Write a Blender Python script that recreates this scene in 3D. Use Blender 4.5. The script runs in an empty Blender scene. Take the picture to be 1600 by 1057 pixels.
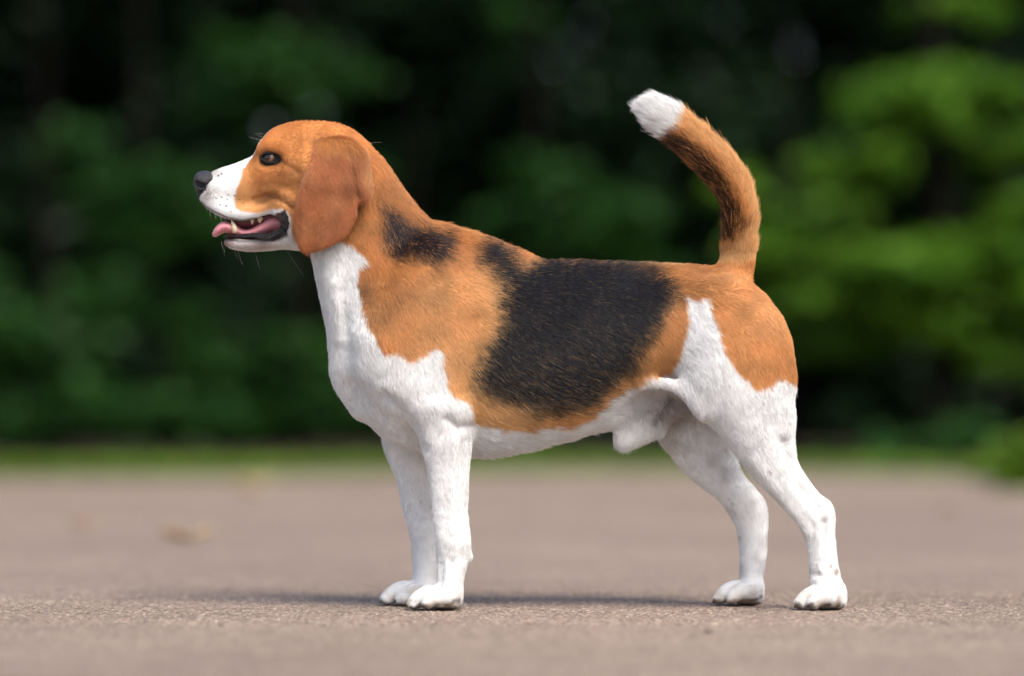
import bpy, math, random
import numpy as np
from mathutils import Vector

R = math.radians
rng = np.random.default_rng(7)
random.seed(7)
scene = bpy.context.scene
COL = scene.collection

# ---------------------------------------------------------------- camera, sky, sun, exposure
CAM_H, CAM_D = 0.20, 4.0
cam_d = bpy.data.cameras.new('camera')
cam = bpy.data.objects.new('camera', cam_d); COL.objects.link(cam)
cam.location = (0, -CAM_D, CAM_H); cam.rotation_euler = (R(90), 0, 0)
cam_d.sensor_width = 36; cam_d.lens = 135; cam_d.shift_y = (651 - 528.5) / 1600
cam_d.clip_start = 0.1; cam_d.clip_end = 2000
cam_d.dof.use_dof = True; cam_d.dof.focus_distance = 3.94; cam_d.dof.aperture_fstop = 2.4
scene.camera = cam

SUN_EL, SUN_AZ = 52, 152          # azimuth measured from +Y clockwise: behind and right of the camera
world = bpy.data.worlds.new('World'); scene.world = world; world.use_nodes = True
wn = world.node_tree.nodes; wl = world.node_tree.links
sky = wn.new('ShaderNodeTexSky'); sky.sky_type = 'NISHITA'; sky.sun_disc = False
sky.sun_elevation = R(SUN_EL); sky.sun_rotation = R(SUN_AZ)
sky.air_density = 1.0; sky.dust_density = 2.8; sky.ozone_density = 1.0
wl.new(sky.outputs[0], wn['Background'].inputs['Color']); wn['Background'].inputs['Strength'].default_value = 0.075
sun_d = bpy.data.lights.new('sun', 'SUN'); sun_d.energy = 1.5; sun_d.angle = R(30); sun_d.color = (1, .95, .87)
sun = bpy.data.objects.new('sun', sun_d); COL.objects.link(sun)
sd = Vector((math.sin(R(SUN_AZ)) * math.cos(R(SUN_EL)), math.cos(R(SUN_AZ)) * math.cos(R(SUN_EL)), math.sin(R(SUN_EL))))
sun.rotation_euler = sd.to_track_quat('Z', 'Y').to_euler(); sun.location = sd * 30
scene.view_settings.view_transform = 'Standard'; scene.view_settings.look = 'None'
scene.view_settings.gamma = 1; scene.view_settings.exposure = 1.58
scene.cycles.max_bounces = 8; scene.cycles.diffuse_bounces = 5; scene.cycles.transparent_max_bounces = 8

# ---------------------------------------------------------------- helpers
def tag(o, label=None, cat=None, group=None, kind=None):
    for k, v in (('label', label), ('category', cat), ('group', group), ('kind', kind)):
        if v: o[k] = v
    return o

def empty(name, loc=(0, 0, 0), rz=0):
    o = bpy.data.objects.new(name, None); COL.objects.link(o); o.location = loc; o.rotation_euler = (0, 0, rz)
    o.empty_display_size = .1
    return o

def mesh_obj(name, v, f, mat, parent=None, smooth=True):
    me = bpy.data.meshes.new(name)
    v = np.asarray(v, np.float32)
    if isinstance(f, np.ndarray):
        n = f.shape[1]
        me.vertices.add(len(v)); me.vertices.foreach_set('co', v.ravel())
        me.loops.add(f.size); me.loops.foreach_set('vertex_index', f.ravel().astype(np.int32))
        me.polygons.add(len(f)); me.polygons.foreach_set('loop_start', np.arange(0, f.size, n, dtype=np.int32))
        me.update(calc_edges=True); me.validate()
    else:
        me.from_pydata([tuple(p) for p in v], [], f); me.update()
    if smooth: me.polygons.foreach_set('use_smooth', np.ones(len(me.polygons), bool))
    me.materials.append(mat)
    o = bpy.data.objects.new(name, me); COL.objects.link(o); o.parent = parent
    return o

def new_mat(name):
    m = bpy.data.materials.new(name); m.use_nodes = True
    nt = m.node_tree
    return m, nt, nt.nodes['Principled BSDF']

def N(nt, t, **kw):
    n = nt.nodes.new(t)
    for k, v in kw.items():
        if k.startswith('_'): setattr(n, k[1:], v)
        else: n.inputs[k.replace('__', ' ')].default_value = v
    return n

def ramp(nt, src, stops, interp='LINEAR'):
    r = nt.nodes.new('ShaderNodeValToRGB'); r.color_ramp.interpolation = interp
    el = r.color_ramp.elements
    while len(el) < len(stops): el.new(.5)
    for e, (p, c) in zip(el, stops): e.position = p; e.color = (*c, 1)
    nt.links.new(src, r.inputs[0]); return r

def bump(nt, b, src, strength, dist):
    n = N(nt, 'ShaderNodeBump', Strength=strength, Distance=dist)
    nt.links.new(src, n.inputs['Height']); nt.links.new(n.outputs[0], b.inputs['Normal'])

def simple_mat(name, col, rough=.5, spec=.5, noise=None, bumpv=None, coat=0, sss=0):
    m, nt, b = new_mat(name)
    b.inputs['Base Color'].default_value = (*col, 1); b.inputs['Roughness'].default_value = rough
    b.inputs['Specular IOR Level'].default_value = spec; b.inputs['Coat Weight'].default_value = coat
    if sss:
        b.inputs['Subsurface Weight'].default_value = sss; b.inputs['Subsurface Radius'].default_value = (.004, .0015, .001)
    if noise:
        sc, c2 = noise
        t = N(nt, 'ShaderNodeTexNoise', Scale=sc, Detail=4)
        r = ramp(nt, t.outputs[0], [(.35, col), (.65, c2)])
        nt.links.new(r.outputs[0], b.inputs['Base Color'])
    if bumpv:
        sc, st, di = bumpv
        t = N(nt, 'ShaderNodeTexNoise', Scale=sc, Detail=3); bump(nt, b, t.outputs[0], st, di)
    return m

# smooth value noise in numpy (lattice hash + smoothstep)
def vnoise(p, seed=0):
    p = np.asarray(p, np.float64); i = np.floor(p).astype(np.int64); f = p - i; f = f * f * (3 - 2 * f)
    def h(a):
        n = a[..., 0] * 374761393 + a[..., 1] * 668265263 + (a[..., 2] * 2147483647 if a.shape[-1] > 2 else 0) + seed * 1274126177
        n = (n ^ (n >> 13)) * 1274126177 & 0xffffffff
        n = (n ^ (n >> 16)) & 0xffffff
        return n / float(0xffffff)
    dim = p.shape[-1]; out = 0
    for c in range(2 ** dim):
        off = np.array([(c >> k) & 1 for k in range(dim)])
        w = np.prod(np.where(off, f, 1 - f), axis=-1)
        out = out + w * h(i + off)
    return out

# ---------------------------------------------------------------- implicit modelling: ellipsoid sweeps + surface nets
S = 1 / 1500.0                                   # metres per photograph pixel on the dog's mid plane
def W(px, py, y=0):                              # a traced point standing y (in the same small units) off the mid plane
    d = 1 + y * S / CAM_D
    return ((px - 800) * S * d, y * S, CAM_H + (651 - py) * S * d)

class Grid:
    def __init__(s, xs, ys, zs):
        s.a = [np.asarray(q, np.float32) for q in (xs, ys, zs)]
        s.f = np.full([len(q) for q in s.a], .12, np.float32)
    def box(s, c, r):
        sl = []
        for k in range(3):
            i0 = int(np.searchsorted(s.a[k], c[k] - r[k])); i1 = int(np.searchsorted(s.a[k], c[k] + r[k]))
            sl.append(slice(i0, i1))
        return tuple(sl)

def ellipsoid_into(g, F, c, u, t, a, cc, b, pad):
    ex = np.abs(u[0]) * a + np.abs(t[0]) * cc + pad; ez = np.abs(u[1]) * a + np.abs(t[1]) * cc + pad
    sl = g.box(c, (ex, b + pad, ez))
    x = g.a[0][sl[0]] - c[0]; y = g.a[1][sl[1]] - c[1]; z = g.a[2][sl[2]] - c[2]
    if min(len(x), len(y), len(z)) == 0: return
    U = x[:, None] * u[0] + z[None, :] * u[1]; T = x[:, None] * t[0] + z[None, :] * t[1]
    A = (U / a) ** 2 + (T / cc) ** 2; A2 = (U / a ** 2) ** 2 + (T / cc ** 2) ** 2
    k0 = np.sqrt(A[:, None, :] + ((y / b) ** 2)[None, :, None]); k1 = np.sqrt(A2[:, None, :] + ((y / b ** 2) ** 2)[None, :, None]) + 1e-6
    d = k0 * (k0 - 1) / k1
    np.minimum(F[sl], d, out=F[sl])

def catmull(P, n):
    P = np.asarray(P, np.float64)
    Q = np.vstack([2 * P[0] - P[1], P, 2 * P[-1] - P[-2]])
    out = []
    for i in range(1, len(Q) - 2):
        m = n[i - 1]
        t = np.linspace(0, 1, m, endpoint=False)[:, None]
        p0, p1, p2, p3 = Q[i - 1], Q[i], Q[i + 1], Q[i + 2]
        out.append(.5 * (2 * p1 + (p2 - p0) * t + (2 * p0 - 5 * p1 + 4 * p2 - p3) * t ** 2 + (3 * p1 - p0 - 3 * p2 + p3) * t ** 3))
    out.append(Q[-2][None]); return np.vstack(out)

def pairs(secs, cr=.5):
    """secs: ((Fx,Fy),(Bx,By), y, b) contour pairs -> rows (x,y,z, ux,uz, a, b, c)"""
    rows = []
    for (F_, B_, y, b) in secs:
        f = np.array(W(*F_, y)); k = np.array(W(*B_, y)); c = (f + k) / 2; d = (f - k)[[0, 2]]; a = np.linalg.norm(d) / 2
        rows.append([*c, *(d / (2 * a)), a, b * S, max(min(a, b * S) * cr, .002)])
    return rows

def balls(secs, cr=1.0):
    """secs: (px,py,y,a,b) centre points; cross direction follows the path"""
    C = [np.array(W(s[0], s[1], s[2])) for s in secs]; rows = []
    for i, s in enumerate(secs):
        t = C[min(i + 1, len(C) - 1)] - C[max(i - 1, 0)]
        t = t[[0, 2]]; n = np.linalg.norm(t); t = t / n if n > 1e-9 else np.array([1., 0])
        rows.append([*C[i], -t[1], t[0], s[3] * S, s[4] * S, min(s[3], s[4]) * S * cr])
    return rows

def sweep(g, rows, k, op='add'):
    rows = np.array(rows, float)
    for i in range(1, len(rows)):
        if np.dot(rows[i, 3:5], rows[i - 1, 3:5]) < 0: rows[i, 3:5] *= -1
    if len(rows) > 1:
        n = [max(2, int(np.linalg.norm(rows[i + 1, :3] - rows[i, :3]) / (.22 * min(rows[i, 7], rows[i + 1, 7]) + .0006))) for i in range(len(rows) - 1)]
        rs = catmull(rows, n)
        rs[:, 5:] = np.maximum(rs[:, 5:], .0012)
    else: rs = rows
    F = np.full(g.f.shape, .12, np.float32) if g.f.size < 4e6 else None
    lo = (rs[:, :3] - np.maximum(rs[:, 5], np.maximum(rs[:, 6], rs[:, 7]))[:, None]).min(0) - .03
    hi = (rs[:, :3] + np.maximum(rs[:, 5], np.maximum(rs[:, 6], rs[:, 7]))[:, None]).max(0) + .03
    sl = g.box((lo + hi) / 2, (hi - lo) / 2)
    sub = Grid.__new__(Grid); sub.a = [g.a[q][sl[q]] for q in range(3)]
    F = np.full([len(q) for q in sub.a], .12, np.float32)
    for r in rs:
        u = r[3:5] / np.linalg.norm(r[3:5]); t = np.array([-u[1], u[0]])
        ellipsoid_into(sub, F, r[:3], u, t, r[5], r[7], r[6], k + .008)
    A = g.f[sl]
    if op == 'add':
        h = np.clip(.5 + .5 * (A - F) / k, 0, 1); g.f[sl] = A * (1 - h) + F * h - k * h * (1 - h)
    else:
        h = np.clip(.5 - .5 * (A + F) / k, 0, 1); g.f[sl] = A * (1 - h) - F * h + k * h * (1 - h)

def surface_net(g, iso=0.0):
    f = g.f - iso; ins = f < 0
    s = ins.shape
    cnt = np.zeros([q - 1 for q in s], np.int8)
    for c in range(8):
        i, j, k = c & 1, (c >> 1) & 1, (c >> 2) & 1
        cnt += ins[i:s[0] - 1 + i, j:s[1] - 1 + j, k:s[2] - 1 + k]
    act = (cnt > 0) & (cnt < 8); idx = np.argwhere(act)
    vid = np.full(act.shape, -1, np.int32); vid[act] = np.arange(len(idx))
    co = np.zeros((len(idx), 3)); num = np.zeros(len(idx))
    I, J, K = idx.T
    for ax in range(3):
        for p in range(2):
            for q in range(2):
                o0 = [0, 0, 0]; oth = [m for m in range(3) if m != ax]; o0[oth[0]] = p; o0[oth[1]] = q; o1 = list(o0); o1[ax] = 1
                f0 = f[I + o0[0], J + o0[1], K + o0[2]]; f1 = f[I + o1[0], J + o1[1], K + o1[2]]
                m = (f0 < 0) != (f1 < 0); t = np.where(m, f0 / np.where(m, f0 - f1, 1), 0)
                P = np.empty((len(idx), 3))
                for d in range(3):
                    a0 = g.a[d][idx[:, d] + o0[d]]; a1 = g.a[d][idx[:, d] + o1[d]]; P[:, d] = a0 + (a1 - a0) * t
                co += P * m[:, None]; num += m
    co /= num[:, None]
    faces = []
    for ax in range(3):
        b1, b2 = [(1, 2), (2, 0), (0, 1)][ax]
        sl0 = [slice(None)] * 3; sl1 = [slice(None)] * 3; sl0[ax] = slice(0, -1); sl1[ax] = slice(1, None)
        x = ins[tuple(sl0)] != ins[tuple(sl1)]; e = np.argwhere(x)
        e = e[(e[:, b1] > 0) & (e[:, b2] > 0) & (e[:, b1] < s[b1] - 1) & (e[:, b2] < s[b2] - 1)]
        inside0 = ins[e[:, 0], e[:, 1], e[:, 2]]
        def cell(d1, d2):
            c = e.copy(); c[:, b1] += d1; c[:, b2] += d2; return vid[c[:, 0], c[:, 1], c[:, 2]]
        q = np.stack([cell(-1, -1), cell(0, -1), cell(0, 0), cell(-1, 0)], 1)
        q[~inside0] = q[~inside0][:, ::-1]; faces.append(q)
    F = np.vstack(faces); F = F[(F >= 0).all(1)]
    return co, F

def laplacian(v, f, it, w=.5):
    e = np.vstack([f[:, [0, 1]], f[:, [1, 2]], f[:, [2, 3]], f[:, [3, 0]]]); n = len(v)
    deg = np.bincount(e[:, 0], minlength=n) + np.bincount(e[:, 1], minlength=n)
    for _ in range(it):
        acc = np.stack([np.bincount(e[:, 0], v[e[:, 1], d], n) + np.bincount(e[:, 1], v[e[:, 0], d], n) for d in range(3)], 1)
        v = v + w * (acc / deg[:, None] - v)
    return v

def vnormals(v, f):
    n = np.cross(v[f[:, 2]] - v[f[:, 0]], v[f[:, 3]] - v[f[:, 1]])
    out = np.stack([sum(np.bincount(f[:, c], n[:, d], len(v)) for c in range(4)) for d in range(3)], 1)
    return out / (np.linalg.norm(out, axis=1, keepdims=True) + 1e-12)

def ugrid(lo, hi, st):
    return Grid(*[np.arange(lo[k], hi[k] + st, st) for k in range(3)])

# ================================================================ the setting
# ---- one sheet of worn pink-grey asphalt: real aggregate relief round the dog, coarser and coarser towards the horizon
def graded(c0, c1, st, lo, hi, grow=1.16):
    core = list(np.arange(c0, c1, st)); a = [core[0]]; s = st
    while a[-1] > lo: s *= grow; a.append(a[-1] - s)
    b = [core[-1]]; s = st
    while b[-1] < hi: s *= grow; b.append(b[-1] + s)
    return np.array(a[::-1][:-1] + core + b[1:])
GX = graded(-.58, .58, .0020, -300, 300); GY = graded(-.32, .42, .0022, -60, 600)
XX, YY = np.meshgrid(GX, GY, indexing='ij')
P2 = np.stack([XX, YY], -1)
fade = np.clip((.62 - np.abs(XX)) / .06, 0, 1) * np.clip((YY + .36) / .06, 0, 1) * np.clip((.48 - YY) / .08, 0, 1)
wob = P2 + .0025 * np.stack([vnoise(P2 / .006, 1), vnoise(P2 / .006, 2)], -1)
def domes(p, cell, seed):
    q = p / cell; i = np.floor(q); best = np.full(q.shape[:-1], 9.)
    for dx in (-1, 0, 1):
        for dy in (-1, 0, 1):
            c = i + (dx, dy); j = np.stack([vnoise(c + .0, seed), vnoise(c + .0, seed + 1)], -1)
            best = np.minimum(best, np.linalg.norm(q - c - j, axis=-1))
    return 1 - np.clip(best, 0, 1) ** 2
HZ = domes(wob, .0050, 5) * .0021 + domes(wob, .0105, 8) * .0016 + (vnoise(P2 / .05, 9) - .5) * .0010 - .0025
ZZ = HZ * fade
nx_, ny_ = XX.shape
ii = np.arange(nx_ * ny_).reshape(nx_, ny_)
gf = np.stack([ii[:-1, :-1], ii[1:, :-1], ii[1:, 1:], ii[:-1, 1:]], -1).reshape(-1, 4).astype(np.int32)
M_GROUND, nt, b = new_mat('asphalt')
tc = N(nt, 'ShaderNodeTexCoord'); geo = tc.outputs['Object']
v1 = N(nt, 'ShaderNodeTexVoronoi', Scale=330); nt.links.new(geo, v1.inputs['Vector'])
v2 = N(nt, 'ShaderNodeTexVoronoi', Scale=120); nt.links.new(geo, v2.inputs['Vector'])
r1 = ramp(nt, v1.outputs['Color'], [(0, (.025, .022, .02)), (.25, (.09, .07, .06)), (.5, (.18, .138, .112)), (.72, (.25, .195, .16)), (.88, (.40, .34, .29)), (1, (.62, .54, .47))])
r2 = ramp(nt, v2.outputs['Color'], [(0, (.07, .052, .045)), (.4, (.165, .125, .10)), (.8, (.225, .18, .145)), (1, (.32, .27, .225))])
mx = N(nt, 'ShaderNodeMix', _data_type='RGBA'); mx.inputs[0].default_value = .3
nt.links.new(r1.outputs[0], mx.inputs['A']); nt.links.new(r2.outputs[0], mx.inputs['B'])
n1_ = N(nt, 'ShaderNodeTexNoise', Scale=.9, Detail=5, Roughness=.6); nt.links.new(geo, n1_.inputs['Vector'])
r3 = ramp(nt, n1_.outputs[0], [(.30, (1.02, .93, .86)), (.5, (1.28, 1.21, 1.12)), (.70, (1.52, 1.46, 1.36))])
n2_ = N(nt, 'ShaderNodeTexNoise', Scale=9, Detail=4, Roughness=.6); nt.links.new(geo, n2_.inputs['Vector'])
r4 = ramp(nt, n2_.outputs[0], [(.3, (.90, .89, .89)), (.7, (1.06, 1.05, 1.04))])
m2 = N(nt, 'ShaderNodeMix', _data_type='RGBA', _blend_type='MULTIPLY'); m2.inputs[0].default_value = 1
nt.links.new(mx.outputs['Result'], m2.inputs['A']); nt.links.new(r3.outputs[0], m2.inputs['B'])
m3 = N(nt, 'ShaderNodeMix', _data_type='RGBA', _blend_type='MULTIPLY'); m3.inputs[0].default_value = 1
nt.links.new(m2.outputs['Result'], m3.inputs['A']); nt.links.new(r4.outputs[0], m3.inputs['B'])
nt.links.new(m3.outputs['Result'], b.inputs['Base Color']); b.inputs['Roughness'].default_value = .7; b.inputs['Specular IOR Level'].default_value = .35
bump(nt, b, v1.outputs['Distance'], .5, .0012)
path = mesh_obj('path', np.stack([XX, YY, ZZ], -1).reshape(-1, 3), gf, M_GROUND)
tag(path, kind='structure')

# ---- verge: dark soil strip with an uneven edge, then grass
def verge_edge(x): return np.interp(x, [-6, -2.5, -1, 0, 1, 2, 3, 6], [8.4, 8.4, 8.7, 10.2, 9.6, 8.6, 8.2, 7.8])
M_SOIL = simple_mat('soil', (.045, .035, .024), .95, .1, noise=(3, (.022, .02, .012)), bumpv=(30, .6, .03))
vx = np.linspace(-60, 60, 241); ev = verge_edge(vx) + .25 * (vnoise(np.stack([vx / .7, vx * 0], -1), 3) - .5)
vv = [(x, e, .004) for x, e in zip(vx, ev)] + [(x, 500, .004) for x in vx]
n = len(vx); ff = [(i, i + 1, n + i + 1, n + i) for i in range(n - 1)]
tag(mesh_obj('verge', vv, ff, M_SOIL), kind='structure')

def leaf_mat(name, c1, c2, trans=.35, rough=.45):
    m, nt, b = new_mat(name)
    oi = N(nt, 'ShaderNodeAttribute', _attribute_name='tint')
    r = ramp(nt, oi.outputs['Fac'], [(0, c1), (1, c2)])
    nt.links.new(r.outputs[0], b.inputs['Base Color']); b.inputs['Roughness'].default_value = rough; b.inputs['Specular IOR Level'].default_value = .15
    tr = N(nt, 'ShaderNodeBsdfTranslucent'); nt.links.new(r.outputs[0], tr.inputs[0])
    mix = N(nt, 'ShaderNodeMixShader', Fac=trans); out = nt.nodes['Material Output']
    nt.links.new(b.outputs[0], mix.inputs[1]); nt.links.new(tr.outputs[0], mix.inputs[2]); nt.links.new(mix.outputs[0], out.inputs['Surface'])
    return m
M_LEAF = {'dark': leaf_mat('leaf_shaded', (.005, .014, .006), (.013, .034, .011), .2),  # dark: the wood's deep shade put into the leaf colour
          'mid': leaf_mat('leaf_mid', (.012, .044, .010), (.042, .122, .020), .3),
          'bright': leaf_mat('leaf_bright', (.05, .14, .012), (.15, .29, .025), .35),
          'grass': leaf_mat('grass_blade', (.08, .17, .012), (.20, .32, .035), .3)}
M_BARK = simple_mat('bark', (.012, .010, .008), .9, .05, noise=(14, (.006, .005, .004)), bumpv=(40, .7, .02))

def leaves_mesh(name, C, size, mat, parent, tint, tilt=1.0, shape=1.9):
    """pointed leaves (two folded halves each) at centres C"""
    n = len(C); sz = size * rng.uniform(.6, 1.35, n)
    a = rng.uniform(0, 2 * np.pi, n); d = np.stack([np.cos(a), np.sin(a), rng.normal(-.25, .35, n)], 1); d /= np.linalg.norm(d, axis=1, keepdims=True)
    up = np.stack([rng.normal(0, .55 * tilt, n), rng.normal(0, .55 * tilt, n) - .15, np.ones(n)], 1)
    s = np.cross(d, up); s /= np.linalg.norm(s, axis=1, keepdims=True); u = np.cross(s, d)
    L = (d * sz[:, None]); Wd = s * (sz / shape / 2)[:, None]; U = u * (sz * .12)[:, None]
    V = np.stack([C - L * .5, C + Wd + U, C + L * .5, C - Wd + U], 1).reshape(-1, 3)
    k = np.arange(n)[:, None] * 4
    F = np.concatenate([k + [0, 1, 2], k + [0, 2, 3]], 1).reshape(-1, 3).astype(np.int32)
    o = mesh_obj(name, V, F, mat, parent, smooth=False)
    t = np.repeat(np.clip(tint, 0, 1), 4).astype(np.float32)
    at = o.data.attributes.new('tint', 'FLOAT', 'POINT'); at.data.foreach_set('value', t)
    return o

def tube(paths, sides=7):
    V = []; F = []
    for P, Rr in paths:
        P = np.array(P, float); base = len(V); m = len(P)
        for i in range(m):
            t = P[min(i + 1, m - 1)] - P[max(i - 1, 0)]; t = t / (np.linalg.norm(t) + 1e-9)
            e = np.cross(t, (0, 1, 0) if abs(t[1]) < .8 else (1, 0, 0)); e /= np.linalg.norm(e); h = np.cross(t, e)
            for k in range(sides):
                a = 2 * math.pi * k / sides; V.append(P[i] + (e * math.cos(a) + h * math.sin(a)) * Rr[i])
        for i in range(m - 1):
            for k in range(sides): F.append((base + i * sides + k, base + i * sides + (k + 1) % sides, base + (i + 1) * sides + (k + 1) % sides, base + (i + 1) * sides + k))
        F.append(tuple(base + (m - 1) * sides + k for k in range(sides)))
    return V, F

def tree(name, label, cat, x, y, h, r, clumps, mat, leaf=.10, trunk_r=.09, group=None, tilt=1.0):
    """clumps: (dx, dy, z, radius, flatness, leaf count) relative to the trunk foot; a limb runs out to each"""
    root = empty(name, (x, y, 0)); tag(root, label, cat, group)
    lean = rng.normal(0, .04, 2)
    top = np.array([lean[0] * h, lean[1] * h, h])
    paths = [([np.array([0, 0, -.1]), top * .25 + (.03, 0, 0), top * .5 - (.03, .02, 0), top * .8, top], [trunk_r * 1.35, trunk_r, trunk_r * .8, trunk_r * .45, trunk_r * .12])]
    C = []; T = []
    for (dx, dy, z, cr, flat, cnt) in clumps:
        e = np.array([dx, dy, z]); st = top * np.clip((z - .35 * math.hypot(dx, dy)) / h, .05, .9)
        md = st * .5 + e * .5 + (0, 0, .12 * np.linalg.norm(e - st))
        rr = trunk_r * .35
        paths.append(([st, md, e], [rr, rr * .6, rr * .2]))
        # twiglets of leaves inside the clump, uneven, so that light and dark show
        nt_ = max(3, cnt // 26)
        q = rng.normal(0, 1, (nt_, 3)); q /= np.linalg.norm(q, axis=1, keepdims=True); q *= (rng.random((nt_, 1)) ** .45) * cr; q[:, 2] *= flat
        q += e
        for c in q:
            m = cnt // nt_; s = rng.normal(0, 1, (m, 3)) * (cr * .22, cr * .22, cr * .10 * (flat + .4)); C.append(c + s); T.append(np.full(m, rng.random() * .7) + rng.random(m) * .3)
    V, F = tube(paths); mesh_obj('trunk', V, F, M_BARK, root)
    leaves_mesh('crown', np.vstack(C), leaf, M_LEAF[mat], root, np.concatenate(T), tilt)
    return root

def at(px_, py_, Y):                                  # where a traced point lies at depth Y beyond the dog
    d = (CAM_D + Y) / 6000; return (px_ - 800) * d, CAM_H + (651 - py_) * d
def crown_clumps(r, z0, z1, n, cnt, cr, floor=0.0):
    out = []
    for i in range(n):
        a = rng.uniform(0, 2 * math.pi); t = rng.random() ** 1.35; z = z0 + (z1 - z0) * t; k = r * math.sqrt(rng.random()) * max(floor, math.sin(math.pi * (.12 + .8 * t)) ** .6)
        out.append((k * math.cos(a), k * math.sin(a), z, cr * rng.uniform(.7, 1.3), .7, cnt))
    return out
# back row: tall dark evergreens closing the wood
BACK = [(-8.0, 25, 'at the far left of the wood'), (-5.6, 23.5, 'left of the dog, far back'), (-3.2, 24.5, 'behind the beagle\'s head, far back'), (-1.0, 23.6, 'behind the beagle\'s neck, far back'), (1.2, 24.4, 'behind the beagle\'s back, far back'), (3.3, 23.7, 'behind the beagle\'s tail, far back'), (5.6, 24.6, 'right of the dog, far back'), (8.0, 23.8, 'at the far right of the wood'), (-10.6, 24.2, 'well outside the left edge of the picture'), (10.4, 24.4, 'well outside the right edge of the picture')]
for (x, y, wh) in BACK:
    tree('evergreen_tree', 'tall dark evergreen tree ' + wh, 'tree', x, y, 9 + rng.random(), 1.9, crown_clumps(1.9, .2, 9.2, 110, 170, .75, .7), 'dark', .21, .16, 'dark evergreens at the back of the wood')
# understorey: dense dark shrubs that close the wood between the trunks
for i, (x, y, wh) in enumerate(((-7.2, 21.0, 'beyond the left edge of the picture'), (-5.0, 20.6, 'at the left edge of the picture'), (-3.4, 21.2, 'left of the beagle\'s nose'), (-1.9, 20.5, 'behind the beagle\'s head'), (-.3, 21.1, 'behind the beagle\'s withers'), (1.3, 20.6, 'behind the beagle\'s loin'), (2.9, 21.2, 'right of the beagle\'s tail'), (4.6, 20.7, 'at the right edge of the picture'), (6.6, 21.0, 'beyond the right edge of the picture'), (-9.2, 21.2, 'well beyond the left edge of the picture'), (8.6, 20.8, 'well beyond the right edge of the picture'))):
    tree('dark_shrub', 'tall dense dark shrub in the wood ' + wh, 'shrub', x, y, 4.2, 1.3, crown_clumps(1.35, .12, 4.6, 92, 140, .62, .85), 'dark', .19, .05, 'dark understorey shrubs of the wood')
# high canopies above the view, added to block sky light and dim the wood
for (x, y, wh) in ((-4.6, 22.2, 'above the left end of the grass verge'), (-.6, 22.6, 'above the middle of the verge'), (4.4, 22.3, 'above the right end of the verge')):
    tree('shade_canopy_tree', 'broad tree added to shade the wood, spreading ' + wh, 'tree', x, y, 8, 3, crown_clumps(3.2, 3.4, 8, 60, 210, .85), 'dark', .16, .17, 'broadleaf trees added to shade the wood')

def px_tree(name, label, cat, base_px, Y, h, sprays, mat, leaf, tr, group=None, tilt=1.0):
    x, _ = at(base_px, 700, Y); cl = []
    for (a, b_, rad, flat, cnt, dy) in sprays:
        X, Z = at(a, b_, Y + dy); cl.append((X - x, dy, Z, rad * (CAM_D + Y) / 6000, flat, cnt))
    return tree(name, label, cat, x, Y, h, 1, cl, mat, leaf, tr, group, tilt)
G2 = 'leafy shrubs in front of the wood'
px_tree('leafy_shrub', 'dim green shrub at the left edge of the picture, behind the grass', 'shrub', 90, 14.5, 2.4, [(60, 560, 90, .7, 500, 0), (130, 470, 80, .7, 400, .3), (20, 660, 90, .7, 400, 0), (150, 640, 80, .6, 400, -.2), (-80, 500, 120, .8, 500, 0)], 'mid', .10, .03, G2)
px_tree('leafy_shrub', 'mid green shrub left of the beagle\'s muzzle', 'shrub', 260, 15.5, 3.0, [(250, 330, 95, .7, 800, -.3), (180, 300, 70, .6, 400, 0), (300, 650, 90, .5, 700, -.4), (230, 480, 70, .6, 420, 0), (330, 560, 60, .5, 300, 0), (120, 240, 70, .6, 350, .1)], 'mid', .10, .035, G2)
px_tree('leafy_shrub', 'mid green shrub behind the beagle\'s head and throat', 'shrub', 460, 16.2, 3.6, [(400, 95, 75, .55, 750, -.5), (440, 160, 70, .5, 420, -.2), (350, 180, 70, .6, 350, 0), (470, 560, 90, .6, 500, 0), (420, 660, 100, .5, 600, 0), (520, 300, 80, .7, 360, .3), (560, 120, 60, .5, 260, .2)], 'mid', .10, .035, G2)
px_tree('leafy_shrub', 'low dim shrub seen under and behind the beagle\'s chest', 'shrub', 640, 15.0, 1.8, [(620, 640, 80, .6, 420, 0), (560, 600, 60, .6, 260, 0), (760, 690, 70, .4, 360, 0), (690, 560, 90, .6, 300, .3)], 'mid', .10, .03, G2)
px_tree('leafy_shrub', 'green shrub showing above the beagle\'s back', 'shrub', 880, 16.0, 2.8, [(860, 285, 70, .6, 520, -.3), (960, 330, 75, .5, 420, 0), (900, 380, 80, .5, 500, -.2), (790, 360, 60, .6, 240, 0), (1010, 420, 80, .6, 300, 0), (800, 40, 60, .5, 160, .4)], 'mid', .10, .035, G2)
px_tree('leafy_shrub', 'bright green shrub just right of the beagle\'s rump', 'shrub', 1230, 14.6, 2.2, [(1215, 390, 70, .55, 520, -.2), (1170, 300, 50, .6, 200, 0), (1240, 480, 70, .5, 420, -.2), (1290, 330, 60, .5, 260, 0)], 'bright', .10, .03, G2)
px_tree('leafy_tree', 'bright green tree with layered drooping sprays on the right', 'tree', 1470, 13.6, 4.4, [(1400, 170, 110, .35, 900, -.2), (1500, 140, 100, .3, 620, 0), (1340, 265, 85, .34, 620, -.3), (1400, 415, 110, .3, 900, -.4), (1520, 400, 100, .32, 760, -.1), (1350, 470, 90, .35, 760, -.3), (1430, 500, 100, .35, 900, -.2), (1570, 450, 90, .4, 620, 0), (1310, 540, 60, .4, 300, -.2), (1590, 230, 100, .4, 560, .2), (1560, 560, 70, .45, 300, 0), (1640, 340, 100, .5, 500, .1), (1700, 500, 120, .5, 600, 0), (1500, 20, 70, .4, 200, .2)], 'bright', .11, .06, None, .7)
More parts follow.
